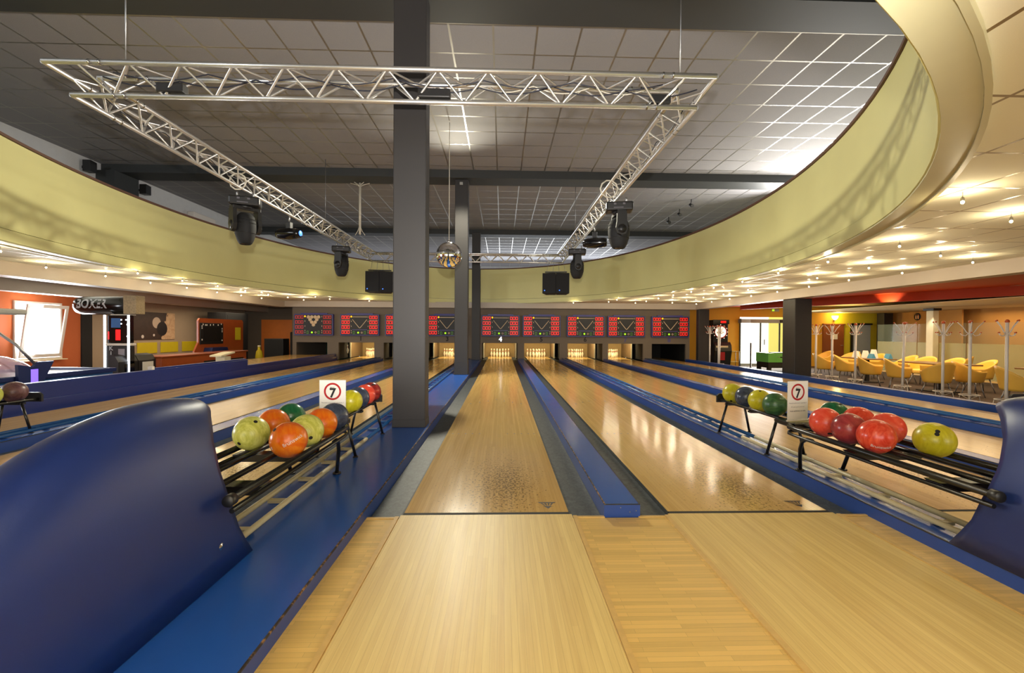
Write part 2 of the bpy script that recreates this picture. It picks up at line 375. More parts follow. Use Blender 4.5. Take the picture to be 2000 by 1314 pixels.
# low ceiling with the oval opening
EC = (-.94, 6.86)
def ell(a, b, t, z): return (EC[0]+a*math.cos(t), EC[1]+b*math.sin(t), z)
def low_ceiling():
    n = 144; mb = MB(); x0, x1, y0, y1 = -13.0, 17.5, -8.0, 20.0
    def outer(t):
        c, s = math.cos(t), math.sin(t); ts = []
        if c > 1e-9: ts.append((x1-EC[0])/c)
        if c < -1e-9: ts.append((x0-EC[0])/c)
        if s > 1e-9: ts.append((y1-EC[1])/s)
        if s < -1e-9: ts.append((y0-EC[1])/s)
        k = min(ts); return (EC[0]+c*k, EC[1]+s*k)
    vs = []
    angs = sorted([2*PI*i/n for i in range(n)]+[math.atan2(y-EC[1], x-EC[0]) % (2*PI) for x in (x0, x1) for y in (y0, y1)])
    for t in angs:
        te = math.atan2(math.sin(t)/9.06, math.cos(t)/6.22); e = ell(6.22, 9.06, te, 0); q = outer(t)
        vs += [(e[0], e[1], 2.35), (q[0], q[1], 2.35), (e[0], e[1], 2.5), (q[0], q[1], 2.5)]
    k = len(angs); fs = []
    for i in range(k):
        a = i*4; b = ((i+1) % k)*4; fs += [(a, b, b+1, a+1), (a+2, a+3, b+3, b+2), (a, a+2, b+2, b), (a+1, b+1, b+3, a+3)]
    return struct(mb.face_block(vs, fs).build('ceiling_low', 'low_tiles'))
low_ceiling()
def ring(name, prof, mat, n=160, parent=None, smooth=True):    # prof: list of (offset outward, z), closed loop
    vs = []; fs = []; k = len(prof)
    for i in range(n):
        t = 2*PI*i/n; vs += [ell(6.04+d, 8.93+d, t, z) for d, z in prof]
    for i in range(n):
        q = (i+1) % n; fs += [(i*k+j, q*k+j, q*k+(j+1) % k, i*k+(j+1) % k) for j in range(k)]
    mb = MB(); mb.face_block(vs, fs, False); o = mb.build(name, mat, parent)
    m = o.modifiers.new('smooth', 'EDGE_SPLIT') if False else None
    return o
band = thing('ceiling_fascia', 'tall curved yellow-green fascia band edging the oval opening in the ceiling', 'fascia', (0, 0, 0))
def smooth_ring(o):
    for p in o.data.polygons: p.use_smooth = True
    o.data.set_sharp_from_angle(angle=math.radians(35)) if hasattr(o.data, 'set_sharp_from_angle') else None
    return o
smooth_ring(ring('band', [(0, 2.50), (0, 3.70), (.10, 3.70), (.10, 2.50)], 'band_paint', parent=band))
smooth_ring(ring('lower_strip', [(-.012, 2.335), (-.012, 2.49), (.10, 2.49), (.10, 2.335)], 'band_paint', parent=band))
smooth_ring(ring('moulding', [(.0, 2.318), (.0, 2.334), (.16, 2.334), (.16, 2.318)], 'lip_paint', parent=band))
smooth_ring(ring('outer_bead', [(.161, 2.305), (.161, 2.355), (.19, 2.355), (.19, 2.305)], 'lip_paint', parent=band))
smooth_ring(ring('top_cap', [(-.025, 3.705), (-.025, 3.74), (.125, 3.74), (.125, 3.705)], 'brown_cap', parent=band))
# upper room
struct(MB().box((-9.95, -4, 5.27), (12, 26, 5.37)).build('ceiling_upper', 'upper_tiles'))
struct(MB().box((-9.95, -4, 2.5), (-9.85, 26, 5.27)).build('wall_upper_left', 'white_wall'))
struct(MB().box((12, -4, 2.5), (12.1, 26, 5.37)).build('wall_upper_right', 'white_wall'))
struct(MB().box((-9.85, 25.9, 2.5), (12, 26, 5.27)).build('wall_upper_back', 'white_wall'))
for i, (ya, yb) in enumerate(((2.36, 2.92), (8.75, 9.35), (15.5, 16.05))):
    struct(tag(MB().box((-9.85, ya, 5.07), (12, yb, 5.27)).build('trim_ceiling_beam', 'beam_paint'), 'dark grey ceiling beam crossing the upper ceiling', None))
# bulkheads below the low ceiling
struct(MB().box((-8.8, 15.45, 2.12), (8.2, 15.75, 2.349)).build('trim_bulkhead_back', 'bulkhead'))
struct(MB().box((7.95, -8, 2.12), (8.25, 15.44, 2.349)).build('trim_bulkhead_right', 'bulkhead'))
struct(MB().box((-8.85, -8, 2.10), (-8.5, 15.44, 2.349)).build('trim_bulkhead_left', 'bulkhead'))
struct(MB().box((-11.7, -8, 2.06), (-11.35, 19.9, 2.349)).build('trim_bulkhead_outer', 'bulkhead'))
# walls
MY = 15.9
OPEN = [(-7.62, .62), (-5.83, .72), (-4.03, .70), (-2.27, .70), (0, .73), (1.74, .73), (3.53, .73), (5.22, .73), (7.03, .72)]
XL, XR = at(571, 640, y=MY).x, at(1347, 640, y=MY).x
def mask_wall():
    mb = MB().box((XL, MY, .705), (XR, MY+.12, 2.349)); xs = [XL]
    for c, h in OPEN: xs += [c-h, c+h]
    xs.append(XR)
    for i in range(0, len(xs), 2): mb.box((xs[i], MY, .001), (xs[i+1], MY+.12, .7049))
    return struct(mb.build('wall_back', 'taupe_wall'))
mask_wall()
struct(MB().box((-12.6, -8, -.3), (-12.5, 11.15, 2.35)).build('wall_left', 'orange_wall'))
struct(MB().box((-12.6, 11.15, -.3), (-12.46, 11.5, 2.35)).build('trim_black_pilaster', 'black_matte'))
struct(MB().box((-12.6, 11.5, -.3), (-12.5, 20, 2.35)).build('wall_left_far', 'tan_wall'))
struct(MB().box((-12.5, 19.9, -.3), (XL, 20, 2.35)).build('wall_back_left', 'taupe_wall'))
struct(MB().box((XL, MY+.121, -.3), (XL+.08, 19.9, 2.35)).build('wall_pinsetter_side', 'taupe_wall'))
struct(MB().box((8.2, 17.3, -.3), (10.75, 17.4, 2.6)).box((12.95, 17.3, -.3), (13.6, 17.4, 2.6)).box((10.75, 17.3, 1.9), (12.95, 17.4, 2.6)).build('wall_back_right', 'yellow_wall'))
struct(MB().box((13.6, 17.3, -.3), (15.1, 17.4, 2.6)).build('wall_back_lounge', 'yellow_wall'))
struct(MB().box((15.1, 17.3, -.3), (17.5, 17.38, 2.6)).build('wall_back_lime', 'lime_wall'))
struct(MB().box((17.4, -8, -.3), (17.5, 17.3, 2.6)).build('wall_right', 'amber_wall'))
struct(MB().box((8.26, -8, 2.8), (17.4, 17.3, 2.85)).build('ceiling_lounge', 'cream')) if False else None
# pin deck housing
xs = [OPEN[0][0]-.9]+[(OPEN[i][0]+OPEN[i+1][0])/2 for i in range(8)]+[OPEN[8][0]+.85]
pd = MB()
for i, x in enumerate(xs): pd.box((x-.03, MY+.13, .001 if 0 < i < 9 else -.3), (x+.03, 19.25, 1.1))
struct(pd.build('wall_pinsetter_partitions', 'dark_interior'))
struct(MB().box((xs[0], 19.26, -.3), (xs[1]-.04, 19.3, 1.1)).build('wall_pit_left', 'green_pit'))
struct(MB().box((xs[1], 19.26, -.3), (xs[8], 19.3, 1.1)).build('wall_pit_back', 'curtain_lit'))
struct(MB().box((xs[8]+.04, 19.26, -.3), (xs[9], 19.3, 1.1)).build('wall_pit_right', 'dark_interior'))
struct(MB().box((xs[0], MY+.13, 1.1), (xs[9], 19.3, 1.12)).build('ceiling_pinsetter', 'dark_interior'))
KB = MB(); KE = MB()
for c in (-5.87, -4.0, -2.22, 0.0, 1.715, 3.54, 5.2):
    for s_ in (-1, 1):
        KB.box((c+s_*.70, 17.5, .001), (c+s_*.72, 19.2, .95)); KE.box((c+s_*.685, 17.46, .001), (c+s_*.735, 17.499, .95))
struct(KB.build('wall_kickbacks', 'kickback')); struct(KE.build('trim_kickback_edges', 'cream'))
for c, h in OPEN[1:8]: lamp('pin_deck_lamp', 'AREA', (c, 17.4, 1.05), 48, (1, .78, .42), .9, .2, (c, 18.5, 0))
# ------------------------------------------------------------------ columns
def column(x0, x1, y0, y1, z0, z1, label, base=False):
    t = thing('column', label, 'column', ((x0+x1)/2, (y0+y1)/2, z0)); w, d = (x1-x0)/2, (y1-y0)/2
    MB().box((-w, -d, 0), (w, d, z1-z0), .012).build('shaft', 'column_paint', t)
    MB().box((-w-.004, -d-.004, 0), (w+.004, d+.004, .09 if not base else .34), .004).build('plinth', 'column_paint', t)
    return t
column(-1.165, -.79, 2.366, 2.62, .0605, 5.069, 'large dark grey square column rising from the blue platform beside the near ball rack')
t = column(-1.13, -.79, 8.87, 9.2, .0605, 5.069, 'dark grey square column behind the mirror ball, standing halfway down the blue platform', True)
MB().box((-.05, -.2, 4.86), (.03, -.166, 4.93), .005).build('lamp_bracket', 'grey_plastic', t)
column(-1.10, -.77, 15.1, 15.42, .0605, 5.069, 'dark grey column standing at the end of the blue platform before the scoreboards')
column(8.03, 8.5, 9.25, 9.8, -.3, 2.119, 'wide black-brown column standing beside the outer lane before the lounge')
column(7.97, 8.4, 15.2, 15.44, -.3, 2.119, 'black-brown column standing between the scoreboard wall and the dart machine')
# ================================================================== LANES
LX = {1: -5.87, 2: -4.0, 3: -2.22, 4: 0.0, 5: 1.715, 6: 3.54, 7: 5.2, 8: 6.95}
LAB = {1: 'beside the tall navy wall of the arcade', 2: 'whose far end the big column hides, second from the tall navy wall',
       3: 'between a low blue divider and the platform carrying the columns', 4: 'straight ahead, between the column platform and the flat divider',
       5: 'between the flat blue divider and the rack of red balls', 6: 'directly behind the rack of red balls',
       7: 'second from the lounge, beyond a low blue divider', 8: 'nearest to the yellow lounge chairs'}
def lane(n):
    t = thing('bowling_lane', 'glossy wooden lane '+LAB[n], 'bowling lane', (LX[n], 0, 0), group='bowling lanes')
    MB().box((-.53, .017, -.07), (.53, 18.95, 0)).build('lane_surface', 'lane_wood', t)
    MB().box((-.532, -.017, -.07), (.532, .0165, .0004)).build('foul_line', 'black_matte', t)
    MB().box((-.545, -7, -.0039), (.545, -.0175, 0)).build('approach', 'approach_wood', t)
    for s in (-1, 1):
        MB().box((s*.549, -7, -.0038), (s*.574, -.045, .004)).build('edge_strip', 'trim_wood', t)
        # shallow U-shaped gutter
        prof = [(.5305, -.004), (.533, -.034), (.56, -.036), (.70, -.036), (.7495, -.036)]
        vs = []; fs = []
        for y in (-.046, 18.9): vs += [(s*x, y, z) for x, z in prof]
        k = len(prof); fs = [(i, i+1, i+1+k, i+k) for i in range(k-1)]
        if n == 4 or n == 5 or True: MB().face_block(vs, fs, False).build('gutter', 'gutter', t)
        MB().box((s*.575, -.069, -.06), (s*.749, -.047, .001)).build('gutter_end', 'trim_wood', t)
    if n in (4, 5, 3, 6):
        for i in range(7):
            x = (i-3)*.1365; y = 4.97-abs(i-3)*.15; MB().face_block([(x-.011, y-.05, .0006), (x+.011, y-.05, .0006), (x, y+.06, .0006)], [(0, 1, 2)]).build('target_arrow', 'edge_black', t, fix=False)
        if n in (4, 5):
            for i in (0, 1, 2.2, 3.4, 4.6, 9.4, 10.6, 11.8, 13, 14):
                x = -.465+i*.0665; MB().face_block([(x-.008, 2.30, .0006), (x+.008, 2.30, .0006), (x+.008, 2.32, .0006), (x-.008, 2.32, .0006)], [(0, 1, 2, 3)]).build('target_dot', 'edge_black', t, fix=False)
    if n in (4, 5):   # maker's triangle by the foul line
        x, y = .405, .19; mk = MB().face_block([(x-.062, y, .0006), (x+.062, y, .0006), (x+.052, y-.018, .0006), (x-.052, y-.018, .0006)], [(0, 3, 2, 1)])
        for q in (-.045, -.02, .005, .03): mk.face_block([(x+q, y-.02, .0006), (x+q+.012, y-.02, .0006), (x+(q+.008)*.5+.004, y-.06, .0006), (x+q*.5, y-.06, .0006)], [(0, 3, 2, 1)])
        mk.face_block([(x-.03, y-.07, .0006), (x+.03, y-.07, .0006), (x, y-.115, .0006)], [(0, 2, 1)])
        mk.build('lane_emblem', 'edge_black', t, fix=False)
    return t
for n in range(1, 9): lane(n)
# raised lane behind the tall wall
t = thing('bowling_lane', 'short raised wooden lane behind the tall blue wall, under the leftmost scoreboard', 'bowling lane', (-7.75, 0, 0))
MB().box((-.7, 9.6, .14), (.7, 15.85, .2)).build('lane_surface', 'lane_wood', t)
MB().box((-.98, 9.45, -.3), (.98, 15.85, .135)).build('lane_base', 'navy_side', t)
# ------------------------------------------------------------------ dividers, platforms
def ledge(x0, x1, y0, y1, z, name, label, left='edge_black', right='edge_black', group=None, top='blue_laminate', z0=-.079):
    t = thing(name, label, 'platform' if 'platform' in name else 'lane divider', ((x0+x1)/2, y0, 0), group=group); w = (x1-x0)/2; L = y1-y0
    MB().box((-w, 0, z0), (w, L, z-.006)).build('side_panel', 'blue_side', t)
    MB().box((-w+.008, .004, z-.0059), (w-.008, L, z)).build('top_panel', top, t)
    MB().box((-w, 0, z-.0058), (-w+.0079, L, z+.0005)).build('edge_trim', left, t)
    MB().box((w-.0079, 0, z-.0058), (w, L, z+.0005)).build('edge_trim', right, t)
    MB().box((-w+.008, 0, z-.0058), (w-.008, .0039, z+.0005)).build('end_trim', 'edge_black', t)
    return t
d45 = ledge(.747, .977, -.058, 15.85, .078, 'lane_divider', 'flat-topped blue lane divider, chipped at its near end, running ahead to the scoreboards', 'chipped_edge')
for x, z in ((.09, .0), (-.01, .05), (.05, -.02)): MB().lathe([(0, -.0021), (.004, -.002), (.004, 0)], (x, 0, .035+z*.4), 12, 'y').build('screw', 'steel_grey', d45)
ledge(-3.2, -2.975, -.058, 15.85, .08, 'lane_divider', 'blue lane divider with a black edge, behind the near ball rack with the lime ball', top='blue_laminate')
ledge(4.29, 4.45, -.058, 15.85, .08, 'lane_divider', 'blue lane divider right behind the ball rack with the red balls')
ledge(7.70, 7.88, -7, 15.85, .085, 'lane_divider', 'outermost navy ledge separating the lanes from the yellow chairs')
ledge(-1.475, -.752, -7, 15.85, .0595, 'lane_platform', 'wide blue platform with a worn brown edge, carrying the dark columns', right='chipped_edge')
ledge(2.455, 2.79, -7, 15.85, .072, 'lane_platform', 'narrow blue platform under the ball rack with the red balls')
ledge(-5.12, -4.745, -7, 15.85, .075, 'lane_platform', 'navy platform under the small rack with the plum ball')
ledge(5.95, 6.20, -7, 15.85, .075, 'lane_platform', 'navy platform between the two lanes closest to the lounge')
t = thing('lane_wall', 'tall stepped navy wall along the outermost arcade-side lane', 'wall', (-6.61, -7, 0))
MB().box((-.02, 0, -.3), (.02, 22.85, .15), .004).build('step', 'navy_side', t)
MB().box((-.14, 0, -.3), (-.021, 16.4, .395), .006).build('upper_panel', 'navy_side', t)
MB().box((-.141, 13.18, .3955), (-.06, 16.4, .425), .004).build('cap_rail', 'navy_side', t)
MB().box((-.14, 16.41, -.3), (-.021, 22.85, .245), .006).build('low_panel', 'navy_side', t)
MB().box((-.12, 13.10, .3955), (-.04, 13.17, .46), .004).build('end_cap', 'white_enamel', t)
# ball return tracks on the platforms
def track(x0, x1, z, label, ystart=-.9):
    t = thing('ball_track', label, 'ball track', (0, 0, z), group='ball return tracks')
    for x in (x0, x1):
        MB().tube((x, ystart, .03), (x, 1.68, .03), .017, 12).build('cream_rail', 'rail_cream', t)
        MB().tube((x, 1.69, .03), (x, 15.8, .03), .017, 12).build('blue_rail', 'rail_blue', t)
    a = MB().box((x0+.016, -.022, .004), (x1-.016, .022, .022)).build('rung', 'rail_cream', t); a.location.y = -.39
    b = MB().box((x0+.016, -.022, .004), (x1-.016, .022, .022)).build('rung', 'rail_blue', t); b.location.y = 1.79
    y = -.39+.435
    while y < 15.7:
        c = (a if y < 1.6 else b)
        if abs(y-1.79) > .02: c = c.copy(); C.objects.link(c); c.location.y = y
        y += .435
    return t
track(-1.416, -1.26, .0605, 'cream and blue ball return track on the wide blue platform')
track(2.565, 2.70, .073, 'cream and blue ball return track below the rack with the red balls')
track(-5.0, -4.85, .076, 'blue ball return track below the small rack with the plum ball')
track(6.01, 6.13, .076, 'blue ball return track between the two lanes closest to the lounge')
# ================================================================== BALL RACKS
def rack(xc, zb, label, near=True):
    t = thing('ball_rack', label, 'ball rack', (xc, 0, zb)); Z = .412-zb
    r = .019
    if near:
        loop = [(-.245, -.86, Z), (-.245, .60, Z), (-.235, .70, Z), (-.19, .77, Z), (-.10, .79, Z), (.10, .79, Z), (.19, .77, Z), (.235, .70, Z), (.245, .60, Z), (.245, -.86, Z)]
        MB().path(loop, r, 12).build('outer_rail', 'black_steel', t)
        MB().path([(p[0]*1.01, p[1]-(0.0 if p[1] < .6 else -.0), p[2]-.052) for p in loop], .012, 10).build('lower_rail', 'black_steel', t)
        for x in (-.078, .078): MB().tube((x, -.86, Z), (x, .74, Z), .016, 12).build('inner_rail', 'black_steel', t)
        for s in (-1, 1): MB().lathe([(0, -.022), (.024, -.022), (.027, -.016), (.027, .02), (.0, .021)], (s*.245, -.868, Z), 20, 'y').build('end_cap', 'black_plastic', t)
        for y in (-.55, .05): MB().prism([(-.25, Z-.03), (.25, Z-.03), (.20, Z-.075), (-.20, Z-.075)], y-.05, y+.05, 'y').build('cross_plate', 'black_steel', t)
        MB().box((-.16, .74, Z-.028), (.16, 1.02, Z+.012), .006).build('sign_plate', 'black_steel', t)
        for s in (-1, 1):
            MB().path([(s*.235, .42, Z-.05), (s*.225, .50, Z-.055), (s*.213, .57, Z-.09), (s*.203, .61, Z-.16), (s*.175, .65, .012)], .0145, 10).build('leg', 'black_steel', t)
            MB().lathe([(0, .012), (.03, .011), (.032, 0), (0, -.0)], (s*.175, .65, .0), 14).build('foot', 'black_steel', t)
    x = .085
    for s in (-1, 1):
        MB().tube((s*x, .8, Z), (s*x, 2.20, Z), .015, 10).build('far_rail', 'black_steel', t)
        for y in (1.12, 2.03):
            MB().tube((s*.095, y-.02, Z-.02), (s*.17, y, .008), .0125, 10).build('leg', 'black_steel', t)
            MB().lathe([(0, .01), (.022, .009), (.024, 0), (0, 0)], (s*.17, y, 0), 12).build('foot', 'black_steel', t)
    for y in (1.10, 1.55, 2.02): MB().box((-.1, y-.03, Z-.035), (.1, y+.03, Z-.016)).build('cross_plate', 'black_steel', t)
    MB().prism([(-.12, Z-.03), (.12, Z-.03), (.12, Z+.045), (.09, Z+.07), (-.09, Z+.07), (-.12, Z+.045)], 2.19, 2.215, 'y').build('end_stop', 'black_plastic', t)
    return t
RL, RR = -1.36, 2.66
rack(RL, .0605, 'black steel ball rack on the wide blue platform beside the big column')
rack(RR, .0730, 'black steel ball rack carrying the red balls')
rack(-5.03, .0755, 'small black ball rack on the arcade side, holding a plum and a lime ball', near=False)
rack(6.12, .0755, 'black ball rack end barely showing beside the navy hood at the lounge side', near=False)
# ------------------------------------------------------------------ hoods of the ball returns
def hood(xc, zb, label):
    t = thing('ball_return_hood', label, 'ball return hood', (xc, 0, zb)); Wd = .222; top = [(-.66, .80), (-.72, .835), (-.9, .858), (-1.08, .855), (-1.25, .828), (-1.4, .788), (-1.56, .715), (-1.75, .61), (-2.0, .44), (-2.25, .24), (-2.4, .03)]
    front = [(0, -.575), (.06, -.60), (.12, -.645), (.25, -.725), (.40, -.775), (.55, -.79), (.68, -.77), (.78, -.72), (.835, -.66)]
    def lerp(tab, v):
        for (a, b), (c, d) in zip(tab, tab[1:]):
            if v <= c: return b+(d-b)*max(0, (v-a))/(c-a)
        return tab[-1][1]
    ns, na = 26, 40; vs = []; N = 2.5
    for i in range(ns+1):
        s = i/ns; Yt = -.66-(1.74)*s**1.15; h = lerp([(-a, b) for a, b in top], -Yt)-zb+.012
        for j in range(na+1):
            a = PI*j/na; ca, sa = math.cos(a), math.sin(a)
            x = Wd*math.copysign(abs(ca)**(2/N), ca); z = h*abs(sa)**(2/N)
            zf = z/h*(.835-zb)+zb; k = max(0, 1-s*2.2)**1.3
            y = Yt+(lerp(front, zf)+.66)*k + (1-k)*(-.35*(1-z/h))*(s)    # shear at the back
            y -= k*.09*(abs(x)/Wd)**1.5*max(0, min(1, (zf-.38)/.4))
            vs.append((x, y, z))
    fs = [(i*(na+1)+j, i*(na+1)+j+1, (i+1)*(na+1)+j+1, (i+1)*(na+1)+j) for i in range(ns) for j in range(na)]
    o = MB().face_block(vs, fs, True).build('shell', 'navy_shell', t)
    m = o.modifiers.new('thickness', 'SOLIDIFY'); m.thickness = .012; m.offset = -1
    for s in (-1, 1): MB().lathe([(0, .004), (.006, .004), (.008, .002), (.014, .002), (.016, 0)], (s*(Wd+.0005), -.86, .14), 20, 'x').build('screw', 'chrome', t)
    return t
hood(RL-.02, .061, 'big curved navy blue ball return hood beside the wide blue platform')
hood(RR+.02, .0735, 'curved navy blue ball return hood at the end of the rack with the red balls')
# ------------------------------------------------------------------ balls
R = .108; BZ = .412+.0935
def ball(x, y, mat, label, holes=None, rot=0, cat='bowling ball', group=None, logo=None):
    o = MB().sphere((0, 0, 0), R, 40, 26).build('bowling_ball', 'ball_'+mat); o.location = (x, y, BZ); o.data['x'] = 0
    tag(o, label, cat, group); o.rotation_euler = (0, 0, 0)
    if holes:
        for h in holes:
            d = Vector(h).normalized(); q = d.to_track_quat('Z', 'Y').to_matrix().to_4x4()
            mb = MB(); prof = [(0, R*.9945+.0001), (.0118, R*.9945-.0001), (.0128, R+.0002-.0008)]
            vs = []; n = 18
            ang = .0122/R
            ring_ = [Vector((math.sin(ang)*math.cos(2*PI*k/n), math.sin(ang)*math.sin(2*PI*k/n), math.cos(ang)))*(R*1.0012) for k in range(n)]
            vs = [(q @ v)[:] for v in ring_]+[(d*R*1.0026)[:]]
            mb.face_block(vs, [(k, (k+1) % n, n) for k in range(n)]).build('finger_hole_shade', 'black_matte', o)  # flat dark disc stands for the shade inside the drilled hole
    if logo:
        txt, size, d, spin = logo; d = Vector(d).normalized(); zup = Vector((0, 0, 1)); ux = zup.cross(d).normalized(); uy = d.cross(ux)
        ux2 = ux*math.cos(spin)+uy*math.sin(spin); uy2 = -ux*math.sin(spin)+uy*math.cos(spin)
        tm = text_mesh(txt, size, 'engraved_print', 'paper', o, Matrix())
        for v in tm.data.vertices:
            u, w = v.co.x/R, v.co.y/R; p = (d+ux2*u+uy2*w).normalized()*(R*1.003); v.co = p
    return o
fx = RL+.16; bx = RL-.16
ball(fx, -.12, 'orange', 'bright orange bowling ball with white script, foremost on the rack beside the wide blue platform', [(-.55, -.55, .70), (-.68, -.42, .72)], logo=('Brunswick', .034, (.55, -.72, .12), .45))
o = D.objects[[x.name for x in D.objects if x.get('label', '').startswith('bright orange')][0]]
tm = text_mesh('8', .03, 'engraved_number', 'paper', o, Matrix()); dd = Vector((-.55, -.75, -.30)).normalized(); ux = Vector((0, 0, 1)).cross(dd).normalized(); uy = dd.cross(ux)
for v in tm.data.vertices: v.co = (dd+ux*(v.co.x/R)+uy*(v.co.y/R)).normalized()*(R*1.003)
ball(fx, .135, 'lime', 'veined lime bowling ball right behind the foremost orange ball', [(.55, -.75, -.25)])
ball(fx, .385, 'orange', 'marbled orange bowling ball between the veined lime ball and the navy ball')
ball(fx, .630, 'navy', 'dark navy bowling ball standing against the sign on the rack by the big column')
ball(bx, .06, 'lime', 'large pale lime bowling ball next to the navy hood, half behind the foremost orange ball', [(-.2, -.75, -.35), (.45, -.4, .75)])
ball(bx, .345, 'orange', 'orange bowling ball in the back row, showing above the two lime balls')
ball(bx, .61, 'green', 'dark green bowling ball in the back row of the rack by the big column')
ball(RL+.03, 1.42, 'yellow', 'plain yellow bowling ball right behind the sign on the rack by the big column')
ball(RL+.03, 1.645, 'navy', 'dark navy bowling ball behind the plain yellow ball near the big column')
ball(RL+.03, 1.865, 'coral', 'bright coral red bowling ball second from the far end, by the big column')
ball(RL+.03, 2.085, 'darkred', 'deep red bowling ball at the very far end of the rack by the big column', [(.3, -.5, .8), (.45, -.35, .8)])
fx = RR-.14; bx = RR+.15
ball(bx, -.15, 'yellow', 'mustard yellow bowling ball with two finger holes, alone on the inner rails near the hood', [(-.42, -.62, .62), (-.50, -.66, .46)])
ball(fx, -.05, 'red', 'streaked red bowling ball with a white line drawing, touching the mustard yellow ball', logo=('Brunswick', .03, (-.35, -.80, -.48), -.05))
ball(fx, .185, 'maroon', 'swirled maroon bowling ball between the streaked red ball and the coral ball')
ball(fx, .415, 'coral', 'plain coral red bowling ball next to the sign on the rack with the red balls', [(-.25, -.7, -.62), (-.1, -.75, -.62)])
ball(bx, .20, 'coral', 'coral bowling ball in the back row, just left of the mustard yellow ball')
ball(bx, .46, 'red', 'faded red bowling ball in the back row behind the swirled maroon ball')
ball(bx, .72, 'green', 'dark green bowling ball in the back row behind the plain coral ball', [(.1, -.45, .88), (.3, -.35, .88)])
ball(RR-.02, 1.25, 'moss', 'streaked moss green bowling ball partly behind the sign on the rack with the red balls')
ball(RR-.02, 1.50, 'yellow', 'yellow bowling ball with one hole on top, between the moss green and the navy ball', [(-.2, -.35, .92)])
ball(RR-.02, 1.76, 'navy', 'dark navy bowling ball between the two yellow balls at the far end of the rack')
ball(RR-.02, 2.03, 'yellow', 'scuffed yellow bowling ball at the very far end of the rack with the red balls', [(-.45, -.55, -.68)])
ball(-5.05, 2.05, 'plum', 'dusty plum bowling ball at the end of the small rack on the arcade side')
ball(-5.05, 1.80, 'lime', 'lime bowling ball cut by the picture edge beside the plum ball')
# ------------------------------------------------------------------ signs on the racks
def sign(x, y, rz, label):
    t = thing('sign_holder', label, 'sign', (x, y, .425), rz)
    w, h = .108, .335
    MB().box((-w-.004, .0022, .0), (w+.004, .0045, h+.012)).build('acrylic_back', 'clear_glass', t)
    MB().box((-w, -.0005, .015), (w, .0015, h+.004)).build('paper_sheet', 'paper', t)
    MB().box((-w-.004, -.085, -.0005), (w+.004, .0045, .003)).build('acrylic_foot', 'frosted_band', t)
    MB().box((-w-.006, -.004, .003), (w+.006, .0055, .012)).build('acrylic_fold', 'white_enamel', t)
    n = 48; zc = h-.088; vs = []
    for k in range(n):
        a = 2*PI*k/n; vs += [(.071*math.cos(a), -.0012, zc+.071*math.sin(a)), (.0555*math.cos(a), -.0012, zc+.0555*math.sin(a))]
    MB().face_block(vs, [(2*k, 2*((k+1) % n), 2*((k+1) % n)+1, 2*k+1) for k in range(n)]).build('red_ring', 'red_print', t)
    T = lambda z: Matrix.Translation((0, -.0012, z)) @ FACE_CAM
    text_mesh('7', .105, 'number', 'ink', t, T(zc-.016), bold=True); text_mesh('MAX.', .017, 'heading', 'grey_ink', t, T(zc+.031), bold=True)
    text_mesh('Maximální počet koulí v zásobníku 7', .0125, 'text_line', 'grey_ink', t, T(zc-.093))
    text_mesh('Při vyšším počtu hrozí úraz', .0125, 'text_line', 'grey_ink', t, T(zc-.126))
    text_mesh('Koule nepřidávejte, ale vraťte', .0138, 'text_line', 'grey_ink', t, T(zc-.160), bold=True)
    return t
sign(-1.295, .86, math.radians(-2), 'white sign with a red ring and black seven, by the big column')
sign(2.605, .87, math.radians(14), 'white sign with a red ring and black seven, beside the red balls')
# ================================================================== LIGHTING RIG
rig = thing('lighting_truss', 'rectangular silver lattice truss hanging below the upper ceiling', 'truss', (0, 0, 0))
XA, XB, YA, YB, ZT, ZL = -4.29, 2.21, 1.58, 12.4, 3.72, 3.475
def lattice(p, q, zt, zb, off, n):       # zigzag between two chords given by end points
    mb = MB()
    for i in range(n):
        a = i/n; b = (i+.5)/n; c = (i+1)/n
        P = lambda t, e: Vector(p[0 if e == 0 else 1]).lerp(Vector(q[0 if e == 0 else 1]), t)
        mb.path([P(a, 0), P(b, 1)], .0085, 6, caps=False); mb.path([P(b, 1), P(c, 0)], .0085, 6, caps=False)
    return mb
def section(a, b, inner):
    # a,b: outer corner ends of the top chord; inner: unit vector to the inside of the rectangle
    a, b, n = Vector(a), Vector(b), Vector(inner); d = (b-a).normalized(); L = (b-a).length
    s = D.objects.new('truss_section', None); C.objects.link(s); s.parent = rig
    ch = [(a, b), (a+n*.28+d*.28, b+n*.28-d*.28), (a+n*.14+d*.14-Vector((0, 0, ZT-ZL)), b+n*.14-d*.14-Vector((0, 0, ZT-ZL)))]
    for p, q in ch: MB().tube(p, q, .025, 14).build('chord', 'truss_alu', s)
    k = max(4, round(L/.52)); mb = MB(); e = d*.3
    pairs = [(0, 2), (1, 2), (0, 1)]
    for u, w in pairs:
        A0, A1, B0, B1 = a+e, b-e, None, None
        o1 = [Vector((0, 0, 0)), n*.28, n*.14-Vector((0, 0, ZT-ZL))]
        A0, A1 = a+e+o1[u], b-e+o1[u]; B0, B1 = a+e+o1[w], b-e+o1[w]
        for i in range(k):
            mb.path([A0.lerp(A1, i/k), B0.lerp(B1, (i+.5)/k)], .0108, 8, caps=False); mb.path([B0.lerp(B1, (i+.5)/k), A0.lerp(A1, (i+1)/k)], .0125, 6, caps=False)
    mb.build('bracing', 'truss_alu', s)
    for t_ in (.075, .925) if L < 8 else (.05, .5, .95):
        for p, q in ch:
            c = MB()
            m = p.lerp(q, t_)
            for e2 in (-.05, .05): c.path([m+d*(e2-.008), m+d*(e2+.008)], .031, 12)
            c.path([m-d*.04, m+d*.04], .021, 10)
            c.build('coupler', 'chrome', s)
    return s
